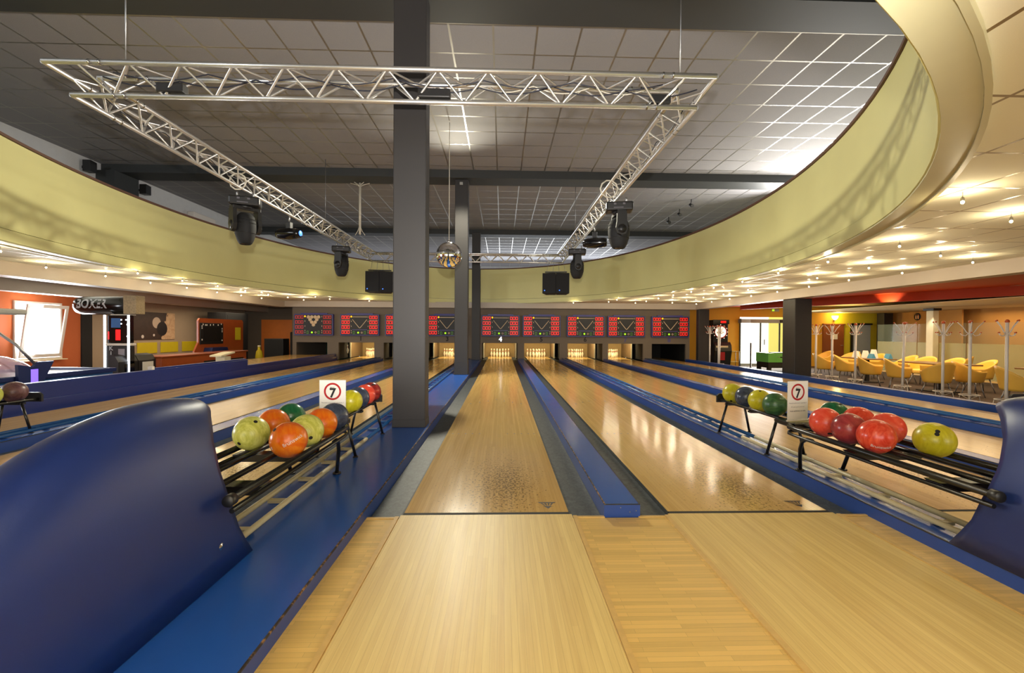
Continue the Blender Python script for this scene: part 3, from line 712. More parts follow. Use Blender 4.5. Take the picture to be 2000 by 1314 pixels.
section((XA, YA, ZT), (XB, YA, ZT), (0, 1, 0)); section((XA, YB, ZT), (XB, YB, ZT), (0, -1, 0))
section((XA, YA, ZT), (XA, YB, ZT), (1, 0, 0)); section((XB, YA, ZT), (XB, YB, ZT), (-1, 0, 0))
for x, y in ((-3.63, 1.72), (1.9, 1.72), (2.07, 9.5), (-4.15, 8.2)): MB().tube((x, y, ZT+.02), (x, y, 5.27), .006, 6).build('suspension_cable', 'steel_grey', rig)
def sag(pts, r, mat, name='cable'):
    out = []
    for p, q in zip(pts, pts[1:]):
        for k in range(8):
            u = k/8; v = Vector(p).lerp(Vector(q), u); v.z -= .07*math.sin(PI*u); out.append(v)
    out.append(Vector(pts[-1])); return MB().path(out, r, 6).build(name, mat, rig)
sag([(-3.9+i*.75, 1.78, ZT-.03-.03*(i % 2)) for i in range(9)], .007, 'cable_dark')
sag([(-3.7+i*.9, 1.66, ZT-.05) for i in range(7)], .006, 'cable_dark')
sag([(-.2+i*.6, 1.8, ZT-.02) for i in range(4)], .006, 'cable_white')
sag([(XB-.12, 2.1+i*.9, ZT-.07) for i in range(11)], .006, 'cable_dark'); sag([(XA+.12, 2.1+i*.9, ZT-.07) for i in range(11)], .006, 'cable_dark')
for x, y, w in ((-3.15, 1.72, .16), (-.56, 1.72, .2), (1.72, 1.74, .13)): MB().box((x-w, y-.05, ZL+.03), (x+w*.6, y+.05, ZL+.12), .01).build('power_box', 'black_plastic', rig)
MB().path([(1.80+.14*math.cos(a/10*2*PI), 4.4, ZL-.0+.14*math.sin(a/10*2*PI)) for a in range(11)], .012, 8).build('cable_coil', 'cable_white', rig)
MB().path([(-4.12+.13*math.cos(a/10*2*PI), 4.5, ZL+.06+.13*math.sin(a/10*2*PI)) for a in range(11)], .012, 8).build('cable_coil', 'cable_white', rig)
def moving_head(x, y, rz, label, turn=0.0):
    t = thing('moving_head_light', label, 'stage light', (x, y, ZL-.045), rz)
    MB().box((-.23, -.15, -.19), (.23, .15, -.04), .03).build('base', 'black_plastic', t)
    for s in (-1, 1): MB().path([(s*.12, 0, -.05), (s*.12, 0, .03), (s*.12, 0, .05)], .018, 8).build('clamp', 'steel_grey', t)
    MB().lathe([(0, -.235), (.10, -.235), (.12, -.19), (0, -.189)], (0, 0, 0), 20).build('swivel', 'black_plastic', t)
    y1 = MB()
    for s in (-1, 1): y1.prism([(-.08, -.25), (.08, -.25), (.085, -.40), (.10, -.50), (.07, -.60), (0, -.63), (-.07, -.60), (-.10, -.50), (-.085, -.40)], s*.165, s*.225, 'x').lathe([(0, 0), (.075, 0), (.07, .012), (0, .014)], (s*.226, 0, -.52), 20, 'x')
    y1.box((-.22, -.08, -.262), (.22, .08, -.20), .012)
    y1.build('yoke', 'black_plastic', t).rotation_euler.z = turn
    mb = MB().lathe([(0, -.29), (.08, -.30), (.135, -.36), (.16, -.46), (.162, -.56), (.15, -.66), (.125, -.75), (.10, -.80), (.08, -.82), (.074, -.81), (0, -.81)], (0, 0, 0), 30)
    mb.v = [(x_*.98, y_*1.14, z_) for x_, y_, z_ in mb.v]; mb.build('head', 'black_matte', t).rotation_euler.z = turn
    for zz in (-.42, -.48, -.64): MB().path([(.163*.985*math.cos(a*PI/14)*(1 if zz != -.64 else .96), .163*1.145*math.sin(a*PI/14)*(1 if zz != -.64 else .96), zz) for a in range(28)], .005, 6, closed=True).build('ridge', 'black_plastic', t).rotation_euler.z = turn
    MB().lathe([(0, -.815), (.072, -.812)], (0, 0, 0), 24).build('lens', 'glossy_black', t)
    for dx in (-.1, .05): MB().box((dx, -.1525, -.10), (dx+.04, -.1502, -.07)).build('display', 'grey_ink', t)
    MB().box((-.1, -.1525, -.155), (.06, -.1502, -.14)).build('nameplate', 'grey_ink', t)
    return t
moving_head(-4.22, 4.9, .35, 'large black moving head light under the truss, nearest on the arcade side', .55)
moving_head(2.09, 4.9, -.15, 'large black moving head light under the truss, nearest on the lounge side', PI/2+.15)
moving_head(-4.15, 9.3, .2, 'small-looking black moving head light under the truss, left of the big column and speaker', 1.25)
moving_head(2.09, 9.3, -.1, 'black moving head light hanging beside the far speaker on the lounge side', PI/2+.1)
def scanner(x, y, rz, glow, label):
    t = thing('stage_spotlight', label, 'stage light', (x, y, 3.19), rz)
    MB().box((-.05, -.05, .0), (.05, .05, .14), .012).build('bracket', 'black_plastic', t); MB().tube((0, 0, .13), (0, 0, .27), .015).build('stem', 'steel_grey', t)
    MB().lathe([(0, -.26), (.085, -.255), (.1, -.2), (.115, 0), (.1, .16), (.075, .25), (0, .251)], (0, 0, -.09), 22, 'x').build('body', 'glossy_black', t)
    MB().lathe([(0, .258), (.05, .256), (.055, .250)], (0, 0, -.09), 18, 'x').build('lens', 'led_blue' if glow else 'glossy_black', t)
    return t
scanner(-4.16, 6.35, -.2, True, 'black egg-shaped effect light with a glowing violet lens, beside the near moving head')
scanner(2.08, 6.9, PI-.3, False, 'glossy black egg-shaped effect light half hidden behind the near moving head')
def speakers(x, label, rz):
    t = thing('speaker_cluster', label, 'loudspeaker', (x, 12.05, 2.42), rz)
    for s in (-1, 1):
        c = MB().prism([(s*.005, -.24), (s*.435, -.17), (s*.33, .24), (s*.005, .24)], .0, .66, 'z').build('cabinet', 'speaker_grille', t); c.rotation_euler = (math.radians(-3), 0, 0)
        MB().lathe([(0, -.001), (.016, -.001), (.016, .002)], (s*.36 if s < 0 else .12, -.262 if s < 0 else -.28, .08), 14, 'y').build('badge', 'led_blue', c)
    MB().box((-.36, -.05, .70), (.36, .05, .73)).build('flying_bar', 'black_steel', t)
    for q in (-.3, -.1, .1, .3): MB().tube((q, 0, .72), (q*.8, .1, 1.06), .005, 5).build('hanging_wire', 'steel_grey', t)
    return t
speakers(1.85, 'pair of black loudspeaker cabinets hanging from the far truss on the lounge side', math.radians(-8))
speakers(-3.87, 'pair of black loudspeaker cabinets hanging partly behind the big column', math.radians(8))
t = thing('mirror_ball', 'mirrored disco ball hanging on a long cord in front of a dark column', 'disco ball', (-.955, 6.1, 2.67))
MB().sphere((0, 0, 0), .25, 52, 30, smooth=False).build('mirror_tiles', 'mirror_tiles', t)
MB().tube((0, 0, .25), (0, 0, 2.59), .007, 6).build('cord', 'cable_white', t); MB().lathe([(0, .285), (.03, .28), (.035, .24), (0, .24)], (0, 0, 0), 14).build('cap', 'chrome', t)
t = thing('cable_pole', 'white pole wrapped with cables between the ceiling and the truss', 'cable pole', (-3.67, 9.3, 3.72))
MB().tube((0, 0, .0), (0, 0, 1.35), .03, 10).build('pole', 'cable_white', t)
for k in range(6):
    a = k*PI/3; MB().path([(0, 0, 1.22), (.05*math.cos(a), .05*math.sin(a), 1.29), (.25*math.cos(a), .1*math.sin(a), 1.345)], .009, 6).build('cable', 'cable_white', t)
for k in range(3):
    a = k*PI; MB().path([(0, 0, .25), (.06*(k-1), 0, .08), (.13*(k-1), .02, -.02)], .009, 6).build('cable', 'cable_white', t)
# small fittings in the upper room
for (y, z) in ((8.26, 5.03), (9.95, 5.0)):
    t = thing('wall_speaker', 'small black speaker high on the upper white wall, '+('closer to the camera' if y < 9 else 'beyond the dark ceiling beam'), 'speaker', (-9.85, y, z-.13))
    MB().box((.0, -.03, .08), (.07, .03, .14)).build('bracket', 'black_steel', t); MB().prism([(-.09, 0), (.09, 0), (.09, .24), (-.09, .26)], .07, .25, 'x').build('cabinet', 'black_plastic', t)
t = thing('air_conditioner', 'white wall air conditioner high on the upper wall behind the moving head', 'air conditioner', (-9.85, 12.4, 4.62))
MB().box((0, -.55, 0), (.22, .55, .30), .03).build('housing', 'white_enamel', t); MB().box((.2201, -.45, .05), (.224, .45, .10)).build('louvre', 'grey_ink', t)
struct(tag(MB().box((-9.85, 8.6, 2.6), (-9.4, 9.35, 5.069)).build('trim_wall_pier', 'beam_paint'), 'dark pier', None))
for (px, py) in ((1350, 400), (1327, 418), (1306, 433)):
    p = at(px, py, z=5.1); t = thing('ceiling_spotlight', 'tiny black spotlight on the upper ceiling, '+{1350: 'nearest of the row of three', 1327: 'middle of the row of three', 1306: 'farthest of the row of three'}[px], 'spotlight', p)
    MB().tube((0, 0, .0), (0, 0, .17), .012).build('stem', 'black_steel', t); MB().tube((0, -.09, -.05), (0, .07, .02), .05, 12).build('head', 'black_plastic', t)
# ------------------------------------------------------------------ halogen bulbs under the low ceiling
BR = [(1880, 392), (1975, 430), (1757, 479), (1837, 498), (1900, 511), (1697, 522), (1617, 510), (1658, 546), (1596, 542), (1762, 532), (1520, 532), (1580, 559), (1518, 569), (1461, 565), (1467, 577), (1450, 549), (1425, 583), (1413, 574), (1390, 588.5),
      (1394, 561), (1374, 580), (1360, 593), (1350, 569), (1341, 586), (1315, 575.6), (1313, 590.5), (1286, 582), (1262, 587.6), (1241, 591), (1205, 584.7), (1189, 589), (1120, 590.7)]
BL = [(1, 489), (90, 521), (206, 538), (269, 532.5), (294, 551), (356, 547), (365, 561), (425, 557.5), (424, 570), (479, 567), (471, 576), (511, 581.6), (524, 574.4), (562, 579.7), (593, 585), (616, 578.7), (644, 583.3), (721, 587)]
bm_cord = MB().tube((0, 0, 0), (0, 0, .075), .003, 6); bm_cup = MB().lathe([(.012, .012), (.014, .03), (.006, .045), (0, .046)], (0, 0, -.012), 12)
proto = thing('ceiling_bulb', '', 'ceiling light', (0, 0, 0))
bm_cord.build('cord', 'chrome', proto); bm_cup.build('socket', 'chrome', proto); MB().sphere((0, 0, -.012), .013, 12, 8).build('bulb', 'bulb_glow', proto)
pl = D.lights.new('bulb_light', 'POINT'); pl.energy = 9.0; pl.color = (1, .84, .55); pl.shadow_soft_size = .02
po = D.objects.new('bulb_light', pl); C.objects.link(po); po.parent = proto; po.location = (0, 0, -.03)
first = [True]
def bulb(p, label, grp):
    o = proto if first[0] else copy_tree(proto); first[0] = False; o.location = p; tag(o, label, 'ceiling light', grp)
def low_pt(px, py):
    p = at(px, py, z=2.265)
    if p.y > 15.3: p = at(px, py, y=15.2) ; p.z = 2.265
    p.z = 2.265; return p
for px, py in BR: bulb(low_pt(px, py), 'tiny glowing halogen bulb under the low ceiling on the lounge side', 'halogen bulbs on the lounge side')
for px, py in BL:
    p = low_pt(px, py); p.x = max(p.x, -8.35); bulb(p, 'tiny glowing halogen bulb under the low ceiling on the arcade side', 'halogen bulbs on the arcade side')
for x, y in ((-5.6, -3.4), (-3.4, -4.4), (-1.2, -4.0), (1.2, -4.4), (3.4, -4.0), (5.4, -3.2), (-4.4, -6), (0, -6), (4.2, -6), (6.6, -1.2), (-2.2, -3.4), (2.3, -3.3)):  # unseen bulbs added behind the camera to light the approach warmly
    bulb((x, y, 2.265), 'unseen halogen bulb added under the low ceiling to light the approach', 'added bulbs lighting the approach')
# ================================================================== SCOREBOARDS, NUMBERS, PINS
MCX = [612.2, 702.5, 790, 872.8, 977.6, 1058, 1144.3, 1223.7, 1309.6]
ORD = ['leftmost scoreboard, above the raised lane', 'scoreboard second from the left, showing a plain V', 'scoreboard hidden mostly behind the big column', 'scoreboard between the big column and the mirror ball column', 'scoreboard straight ahead above the full rack of pins', 'scoreboard just right of the one above the full centred pin rack', 'scoreboard third from the lounge end', 'scoreboard second from the lounge end', 'scoreboard at the lounge end of the row']
sb = []
for i, px in enumerate(MCX):
    X = at(px, 636, y=MY-.15).x; W2, Hh = .775, .43; dim = i == 0
    t = thing('scoreboard', 'purple-framed black and red '+ORD[i], 'scoreboard', (X, MY-.001, 1.415), group='scoreboards above the pins'); sb.append(X)
    MB().box((-W2, -.15, -Hh), (W2, 0, Hh), .012).build('case', 'monitor_case', t)
    MB().box((-W2*.68, -.10, Hh+.001), (W2*.68, -.02, Hh+.045), .005).build('top_bar', 'monitor_case', t)
    MB().box((-W2+.03, -.1535, -Hh+.035), (W2-.03, -.1505, Hh-.035)).build('screen', 'screen_black', t)
    Y = -.1545; red = 'led_red_dim' if dim else 'led_red'
    def seg(mb, x, z, w, h): mb.box((x, Y-.001, z), (x+w, Y+.0008, z+h))
    for r in range(4):
        z = Hh-.075-.2*r-.115
        for s in (-1, 1):
            mb = MB()
            for k in range(3):
                x = (-W2+.055 if s < 0 else W2-.055-.33)+k*.112; w, h, q = .092, .13, .020
                seg(mb, x, z, w, q); seg(mb, x, z+h-q, w, q); seg(mb, x, z+q, q, h-2*q); seg(mb, x+w-q, z+q, q, h-2*q)
            mb.build('red_digits', red, t)
        if r and not dim:
            for s in (-1, 1): MB().box((s*(W2-.04), Y-.001, z+.148), (s*(W2-.40), Y+.0005, z+.158)).build('divider_line', 'print_tan', t)
    mb = MB()
    if dim:
        for r in range(4):
            for k in range(4-r): mb.lathe([(0, Y-.001), (.069, Y-.001), (.069, Y+.001)], ((k-(3-r)/2)*.135, 0, .31-r*.105), 14, 'y') if not (r == 1 and k == 1) else None
        mb.build('pin_diagram', 'print_tan', t)
    else:
        mb.box((-.29, Y-.001, .315), (.30, Y+.0008, .335)); mb.build('pin_diagram', 'print_tan', t)
        MB().path([(-.29, Y, .22), (-.03, Y, -.10), (0, Y, -.12), (.03, Y, -.10), (.29, Y, .22)], .012, 6).build('pin_diagram', 'print_tan', t)
    for s in (-1, 1):
        for z in (.30, .12, -.08, -.26, -.34): MB().box((s*.335-.008, Y-.001, z), (s*.335+.008, Y+.0008, z+.05)).build('tick', 'print_tan', t)
    if not dim: MB().box((-.30, Y-.001, -.205), (.30, Y+.0008, -.18)).build('lower_band', 'monitor_case', t)
    MB().lathe([(0, Y-.002), (.034, Y-.002), (.034, Y+.001)], (-.335, 0, .335), 16, 'y').build('turn_lamp', 'led_yellow', t)
    MB().lathe([(0, Y-.002), (.036, Y-.002), (.036, Y+.001)], (-.06, 0, -.31), 16, 'y').build('first_ball_lamp', 'led_green', t)
    MB().path([(.085+.03*math.cos(a*PI/6), Y, -.31+.03*math.sin(a*PI/6)) for a in range(12)], .008, 6, closed=True).build('second_ball_lamp', 'print_tan', t)
    for x in (-.27, .17, ):
        mb = MB(); w, h, q = .075, .12, .016
        seg(mb, x, -.37, w, q); seg(mb, x, -.37+h-q, w, q); seg(mb, x, -.37, q, h); seg(mb, x+w-q, -.37, q, h); mb.build('green_digit', 'led_dim_green', t)
NW = {1: 'one', 3: 'three', 4: 'four', 5: 'five', 6: 'six', 7: 'seven', 8: 'eight'}
for n in (1, 3, 4, 5, 6, 7, 8):
    m = {1: 'ink', 3: 'ink', 5: 'ink', 6: 'ink', 4: 'led_white', 7: 'monitor_case', 8: 'monitor_case'}[n]  # number four glows itself, standing for a projector spot falling on it
    o = text_mesh(str(n), .25, 'lane_number', m, None, FACE_CAM, bold=True); o.location = (sb[n], MY-.003, .86)
    tag(o, {'ink': 'black painted lane number ', 'led_white': 'brightly lit white lane number ', 'monitor_case': 'faint violet lane number '}[m]+NW[n]+' on the taupe wall', 'lane number', 'lane numbers')
pinm = MB().lathe([(0, 0), (.025, 0), (.027, .012), (.033, .05), (.053, .114), (.050, .15), (.031, .205), (.021, .25), (.021, .265), (.028, .32), (.027, .345), (.022, .368), (.008, .38), (0, .381)], (0, 0, 0), 18)
pin0 = None
rown = ['head pin', ['second-row pin on the left', 'second-row pin on the right'], ['third-row pin on the left', 'third-row middle pin', 'third-row pin on the right'],
        ['back-row pin at the left end', 'back-row pin second from the left', 'back-row pin second from the right', 'back-row pin at the right end']]
for n in (1, 3, 4, 5, 6, 7):
    for r in range(4):
        for k in range(r+1):
            if pin0 is None: pin0 = pinm.build('bowling_pin', 'pin'); o = pin0
            else: o = pin0.copy(); C.objects.link(o)
            o.location = (LX[n]+(k-r/2)*.27, 18.18+r*.233, .0005)
            nm = rown[0] if r == 0 else rown[r][k]
            o['label'] = 'white '+nm+', red-striped, on the pin deck of lane '+NW[n]; o['category'] = 'bowling pin'; o['group'] = 'pins of lane '+NW[n]
for x, y, k in ((-6.55, 17.0, 0), (-4.95, 16.6, 1), (2.72, 16.4, 2), (6.1, 16.4, 3)):
    o = pin0.copy(); C.objects.link(o); o.location = (x, y, .12 if k else .21); 
    if k: o.rotation_euler = (PI/2, 0, .2); o.location.z = .14
    o['label'] = ['stray white pin standing in the leftmost pit', 'stray pin lying between the pits of lanes one and two', 'stray pin lying between the pits of lanes five and six', 'stray pin lying between the pits of lanes seven and eight'][k]; o['category'] = 'bowling pin'; o['group'] = 'stray pins'
# ================================================================== ARCADE SIDE
w = thing('window_1', 'tilted open white window glowing with daylight in the orange wall', 'window', (-12.5, 9.3, .39)); w['kind'] = 'structure'
WH, WW = 1.47, 1.18
for a, b in (((0, -.05, -.05), (.05, WW+.05, 0)), ((0, -.05, WH), (.05, WW+.05, WH+.05)), ((0, -.05, 0), (.05, 0, WH)), ((0, WW, 0), (.05, WW+.05, WH))): MB().box(a, b, .004).build('window_frame', 'white_enamel', w)
MB().box((.0, 0, 0), (.012, WW, WH)).build('window_pane', 'pane_day', w)
sash = D.objects.new('window_sash', None); C.objects.link(sash); sash.parent = w; sash.location = (.05, 0, .02); sash.rotation_euler = (0, math.radians(9), 0)
for a, b in (((0, .02, 0), (.04, WW-.02, .09)), ((0, .02, WH-.12), (.04, WW-.02, WH-.03)), ((0, .02, .09), (.04, .10, WH-.12)), ((0, WW-.10, .09), (.04, WW-.02, WH-.12))): MB().box(a, b, .006).build('sash_bar', 'white_enamel', sash)
MB().box((-.0, -.12, -.075), (.14, WW+.12, -.0505), .004).build('window_sill', 'cream', w)
# air hockey table
t = thing('air_hockey_table', 'blue and white air hockey table with a clear dome and overhead lamp bar', 'game table', (-8.55, 5.0, -.34))
MB().prism([(-.66, .28), (.62, .28), (.74, .66), (-.74, .66)], -2.3, 1.62, 'y').build('body', 'tub_blue', t)
MB().box((-.78, -2.34, .661), (-.70, 1.66, .74), .01).box((.70, -2.34, .661), (.78, 1.66, .74), .01).box((-.70, 1.58, .661), (.70, 1.66, .74), .01).build('rim', 'arcade_navy', t)
MB().box((-.70, -2.3, .661), (.70, 1.58, .69)).build('playfield', 'white_enamel', t)
MB().sphere((-.0, -.35, .69), (.6, 1.0, .42), 36, 20).build('dome', 'dome_glass', t)
for x in (-.55, .5):
    for y in (-1.9, 1.4): MB().box((x-.09, y-.09, 0), (x+.09, y+.09, .279), .01).build('leg', 'arcade_navy', t)
for s in (1, -1):
    MB().prism([(-.28, .40), (.16, .40), (.12, .62), (.30, .96), (.02, .96), (-.05, .88), (-.30, .93)], s*.781, s*.83, 'x').build('bracket', 'arcade_navy', t)
    MB().path([(s*.80, .0, .92), (s*.62, -.12, 1.25), (s*.1, -.35, 1.78)], .022, 8).build('strut', 'steel_grey', t)
MB().box((.832, -.1, .60), (.834, .02, .84)).build('light_strip', 'violet_glow', t)
MB().box((-.05, -1.7, 1.76), (.17, .52, 1.86), .03).build('lamp_bar', 'grey_plastic', t)
# boxing machine
t = thing('boxing_machine', 'boxing arcade machine with a horizontal black bag on a lit cabinet', 'arcade machine', (-9.72, 9.3, -.3))
MB().box((-.27, -.26, 0), (.30, -.06, 1.06), .02).build('cabinet', 'black_plastic', t)
MB().box((-.26, -.24, 1.12), (.29, -.07, 1.84), .02).build('display_housing', 'glossy_black', t)
MB().box((-.29, -.28, 1.0601), (.32, -.04, 1.119), .01).build('belt', 'white_enamel', t)
MB().box((-.04, -.2445, 1.2), (.08, -.2405, 1.47)).build('red_display', 'red_glow', t); MB().box((-.23, -.2445, 1.22), (-.20, -.2405, 1.42)).build('red_display', 'red_glow', t); MB().box((-.15, -.2445, 1.52), (.08, -.2405, 1.76)).build('blue_panel', 'tub_blue', t)
for x in (-.29, .30): MB().box((x-.012, -.29, .0), (x+.03, -.262, 1.84)).build('light_tube', 'led_white', t)
for x, z in ((.10, 1.62), (.10, 1.72), (.25, 1.6), (.25, 1.3), (.22, 1.72)): MB().lathe([(0, -.003), (.018, -.003), (.018, .001)], (x, -.2415, z), 12, 'y').build('indicator', 'led_white', t)
MB().box((.04, -.2645, .78), (.20, -.2605, .98)).build('coin_slot', 'steel_grey', t)
for k, ch in enumerate('KING'): text_mesh(ch, .145, 'cabinet_letter', 'silver_print', t, Matrix.Translation((-.14, -.2625, .99-k*.13)) @ FACE_CAM, bold=True)
MB().lathe([(0, -1.22), (.12, -1.21), (.20, -1.15), (.235, -1.0), (.24, -.3), (.24, .16), (.235, .17), (0, .17)], (0, 0, 2.09), 30, 'x').build('punching_bag', 'glossy_black', t)
tm = text_mesh('BOXER', .33, 'bag_lettering', 'silver_print', t, Matrix(), bold=True)
for v in tm.data.vertices: a = (v.co.y+.03)/.242; v.co = (-.66+v.co.x*.72, -.2425*math.cos(a), 2.09+.2425*math.sin(a))
MB().box((.175, -.28, 1.87), (.50, .02, 2.34), .015).build('padded_head', 'carton', t)
MB().box((-.2, -.2, 1.841), (.28, .0, 1.86)).build('neck', 'white_enamel', t)
# poster and painted panels
o = MB().box((0, -1.3, -.49), (.03, 1.08, .49), .004).build('poster', 'poster_print'); o.location = (-12.499, 13.98, 1.31); tag(o, 'large dark poster with a tan arm-like shape on the tan wall', 'poster')
for (a, b), l in zip(((247, 258), (267, 306), (313, 347), (355, 385)), ('partly hidden behind the boxing machine', 'below the left half of the poster', 'below the right end of the poster', 'next to the orange wood backboard')):
    y0, y1 = at(a, 680, x=-12.5).y, at(b, 680, x=-12.5).y
    o = MB().box((0, y0, .33), (.02, y1, .72), .003).build('wall_panel', 'yellow_panel'); o.location.x = -12.499; tag(o, 'yellow painted panel on the tan wall, '+l, 'wall panel', 'yellow wall panels')
# jukebox-like dark machines, counter, backboard
for y0, y1, l in ((8.72, 9.33, 'dark arcade console next to the boxing machine'), (9.36, 9.95, 'dark arcade console with a white notice, against the wooden counter')):
    t = thing('arcade_console', l, 'arcade machine', (-9.42, y0, -.3)); L = y1-y0
    MB().prism([(-.24, 0), (.0, 0), (.0, .66), (-.08, .80), (-.24, .84)], 0, L, 'y').build('body', 'black_plastic', t)
    MB().box((.001, .12, .28), (.006, .50, .62)).build('notice', 'paper', t) if y0 > 9 else MB().box((.001, .2, .4), (.006, .5, .6)).build('panel', 'glossy_black', t)
t = thing('bar_counter', 'long reddish wood counter running behind the tall navy wall', 'counter', (-9.3, 10.0, -.3))
MB().box((-.55, 0, 0), (0, 4.2, .70), .01).build('body', 'counter_wood', t); MB().box((-.60, -.03, .7005), (.04, 4.25, .74), .01).build('worktop', 'counter_wood', t); MB().box((.001, 1.8, .2), (.006, 4.0, .5)).build('recess_shade', 'black_matte', t)  # flat black sheet on the counter face stands for recess shade
t = thing('wooden_backboard', 'tall reddish wood board with a dark framed screen and a small poster', 'backboard', (-10.25, 12.8, -.3))
MB().prism([(0, 0), (2.9, 0), (2.9, 1.80), (2.82, 1.88), (.28, 1.88), (.2, 1.8), (.2, 1.05), (0, .75)], -.06, 0, 'x').build('board', 'counter_wood', t)
MB().box((.001, .25, .98), (.03, 1.55, 1.72), .01).build('screen_frame', 'black_plastic', t); MB().box((.031, .42, 1.08), (.034, 1.38, 1.58)).build('screen', 'screen_black', t)
random.seed(4)
for k in range(14): 
    y_, z_ = (.30+random.random()*1.2, 1.62+random.random()*.06) if k < 7 else (random.choice((.32, 1.45)), 1.02+random.random()*.6)
    MB().box((.031, y_, z_), (.035, y_+.045, z_+.05)).build('sticker', 'paper', t)
MB().box((.001, 2.35, 1.10), (.006, 2.72, 1.58)).build('notice', 'yellow_panel', t)
MB().prism([(.42, .62), (1.5, .62), (1.38, .86), (.52, .86)], .001, .28, 'x').build('blue_shelf', 'arcade_navy', t)
t = thing('menu_stand', 'cream T-shaped stand beside the raised lane', 'stand', (-7.4, 9.62, .2005))
MB().box((-.12, -.14, 0), (.12, .14, .27), .008).build('post', 'cream', t); MB().prism([(-.34, .27), (.28, .345), (.28, .385), (-.34, .31)], -.15, .15, 'x').build('slanted_top', 'cream', t)
t = thing('cabinet', 'black cabinet against the back wall beside the orange wood panel', 'cabinet', (-10.2, 18.5, -.3)); MB().box((-.5, -.3, 0), (.35, .3, 1.1), .01).build('body', 'black_plastic', t); MB().box((-.48, -.306, .1), (.33, -.3005, 1.05)).build('door', 'black_matte', t)
t = thing('cabinet', 'tall black cabinet beside the wooden backboard', 'cabinet', (-11.4, 17.0, -.3)); MB().box((-.5, -.9, 0), (.25, .7, 2.2), .01).build('body', 'black_matte', t); MB().box((.2505, -.8, .05), (.256, .6, 2.1)).build('door', 'black_matte', t)
a, b = at(511, 624, y=19.89), at(571, 696, y=19.89)
struct(tag(MB().box((a.x, 19.86, -.28), (b.x, 19.899, a.z), .003).build('door_1', 'orange_panel'), 'orange wood panel door', None))
t = thing('yellow_bottle', 'yellow bottle-shaped container beside the wooden backboard', 'container', (-9.75, 15.95, -.3)); MB().lathe([(0, 0), (.13, 0), (.14, .4), (.11, .62), (.05, .70), (.05, .80), (0, .80)], (0, 0, 0), 16).build('body', 'yellow_panel', t)
MB().lathe([(0, .802), (.055, .802), (.055, .86), (0, .86)], (0, 0, 0), 14).build('cap', 'cream', t)
# ================================================================== LOUNGE SIDE
struct(MB().box((8.26, -8, 2.335), (12.2, 17.29, 2.3489)).build('ceiling_lounge', 'red_fascia'))
fa, fb = at(1622, 595.4, z=2.1), at(2000, 576, z=2.1); fd = (fb-fa).normalized(); fa = fa-fd*3.5; fb = fb+fd*5; fn = Vector((fd.y, -fd.x, 0)); fn = fn if fn.x > 0 else -fn
struct(MB().face_block([tuple(p) for p in (Vector((fa.x, fa.y, 2.1)), Vector((fb.x, fb.y, 2.1)), Vector((fb.x, fb.y, 2.334)), Vector((fa.x, fa.y, 2.334)))]+[tuple(p+fn*.15) for p in (Vector((fa.x, fa.y, 2.1)), Vector((fb.x, fb.y, 2.1)), Vector((fb.x, fb.y, 2.334)), Vector((fa.x, fa.y, 2.334)))],
    [(0, 1, 2, 3), (4, 7, 6, 5), (0, 4, 5, 1), (3, 2, 6, 7), (0, 3, 7, 4), (1, 5, 6, 2)]).build('trim_red_fascia', 'red_fascia'))
for q in (.40, .66):
    p = fa.lerp(fb, q); lamp('fascia_wash', 'SPOT', (p.x-fn.x*.22, p.y-fn.y*.22, 1.98), 26, (1, .74, .42), .02, None, (p.x, p.y, 2.3), math.radians(100))
struct(MB().box((12.9, -8, 2.10), (17.39, 17.28, 2.12)).build('ceiling_corridor', 'cream'))
# glass partition
g = thing('glass_partition', 'long glass partition with a frosted lower band behind the yellow chairs', 'partition', (15, 0, -.3))
for k in range(7):
    y0, y1 = 14.8-k*1.75-1.72, 14.8-k*1.75
    MB().box((-.006, y0, .05), (.006, y1, 1.84)).build('glass_pane', 'clear_glass', g); MB().box((-.009, y0, .05), (-.0065, y1, 1.18)).build('frosted_band', 'frosted_band', g)
MB().box((-.03, 2.6, 0), (.03, 14.85, .049)).build('base_rail', 'trim_wood', g)
t = thing('glazing_post', 'pale steel post with a black uplight on top in the glass partition', 'post', (14.86, 12.35, -.3))
MB().box((-.1, -.13, 0), (.1, .13, 2.28), .01).build('shaft', 'cream', t); MB().box((-.16, -.2, 2.281), (.13, .2, 2.36), .01).build('uplight', 'black_plastic', t)
lamp('post_downlight', 'SPOT', (14.55, 12.1, 1.95), 22, (1, .93, .8), .04, None, (14.8, 12.3, .6), math.radians(70))
t = thing('column', 'dark slim column at the corner of the glass partition and the lime wall', 'column', (16.95, 16.75, -.3)); MB().box((-.2, -.2, 0), (.2, .2, 2.38), .01).build('shaft', 'column_paint', t); MB().box((-.204, -.204, 0), (.204, .204, .1), .004).build('plinth', 'column_paint', t)
t = thing('wc_sign', 'round brown restroom sign with two orange figures on the tan wall', 'sign', (16.98, 15.2, 1.88)); t.rotation_euler.z = -PI/2
MB().lathe([(0, -.012), (.145, -.012), (.15, -.008), (.15, 0), (0, 0)], (0, 0, 0), 32, 'y').build('disc', 'edge_black', t)
for s in (-1, 1): MB().box((s*.05-.025, -.016, -.09), (s*.05+.025, -.0125, .05)).lathe([(0, -.016), (.02, -.016), (.02, -.0125)], (s*.05, 0, .075), 12, 'y').build('figure', 'orange_bead', t)
struct(MB().box((16.99, 13.4, -.3), (17.05, 15.6, 2.09)).build('wall_corridor_end', 'amber_wall'))
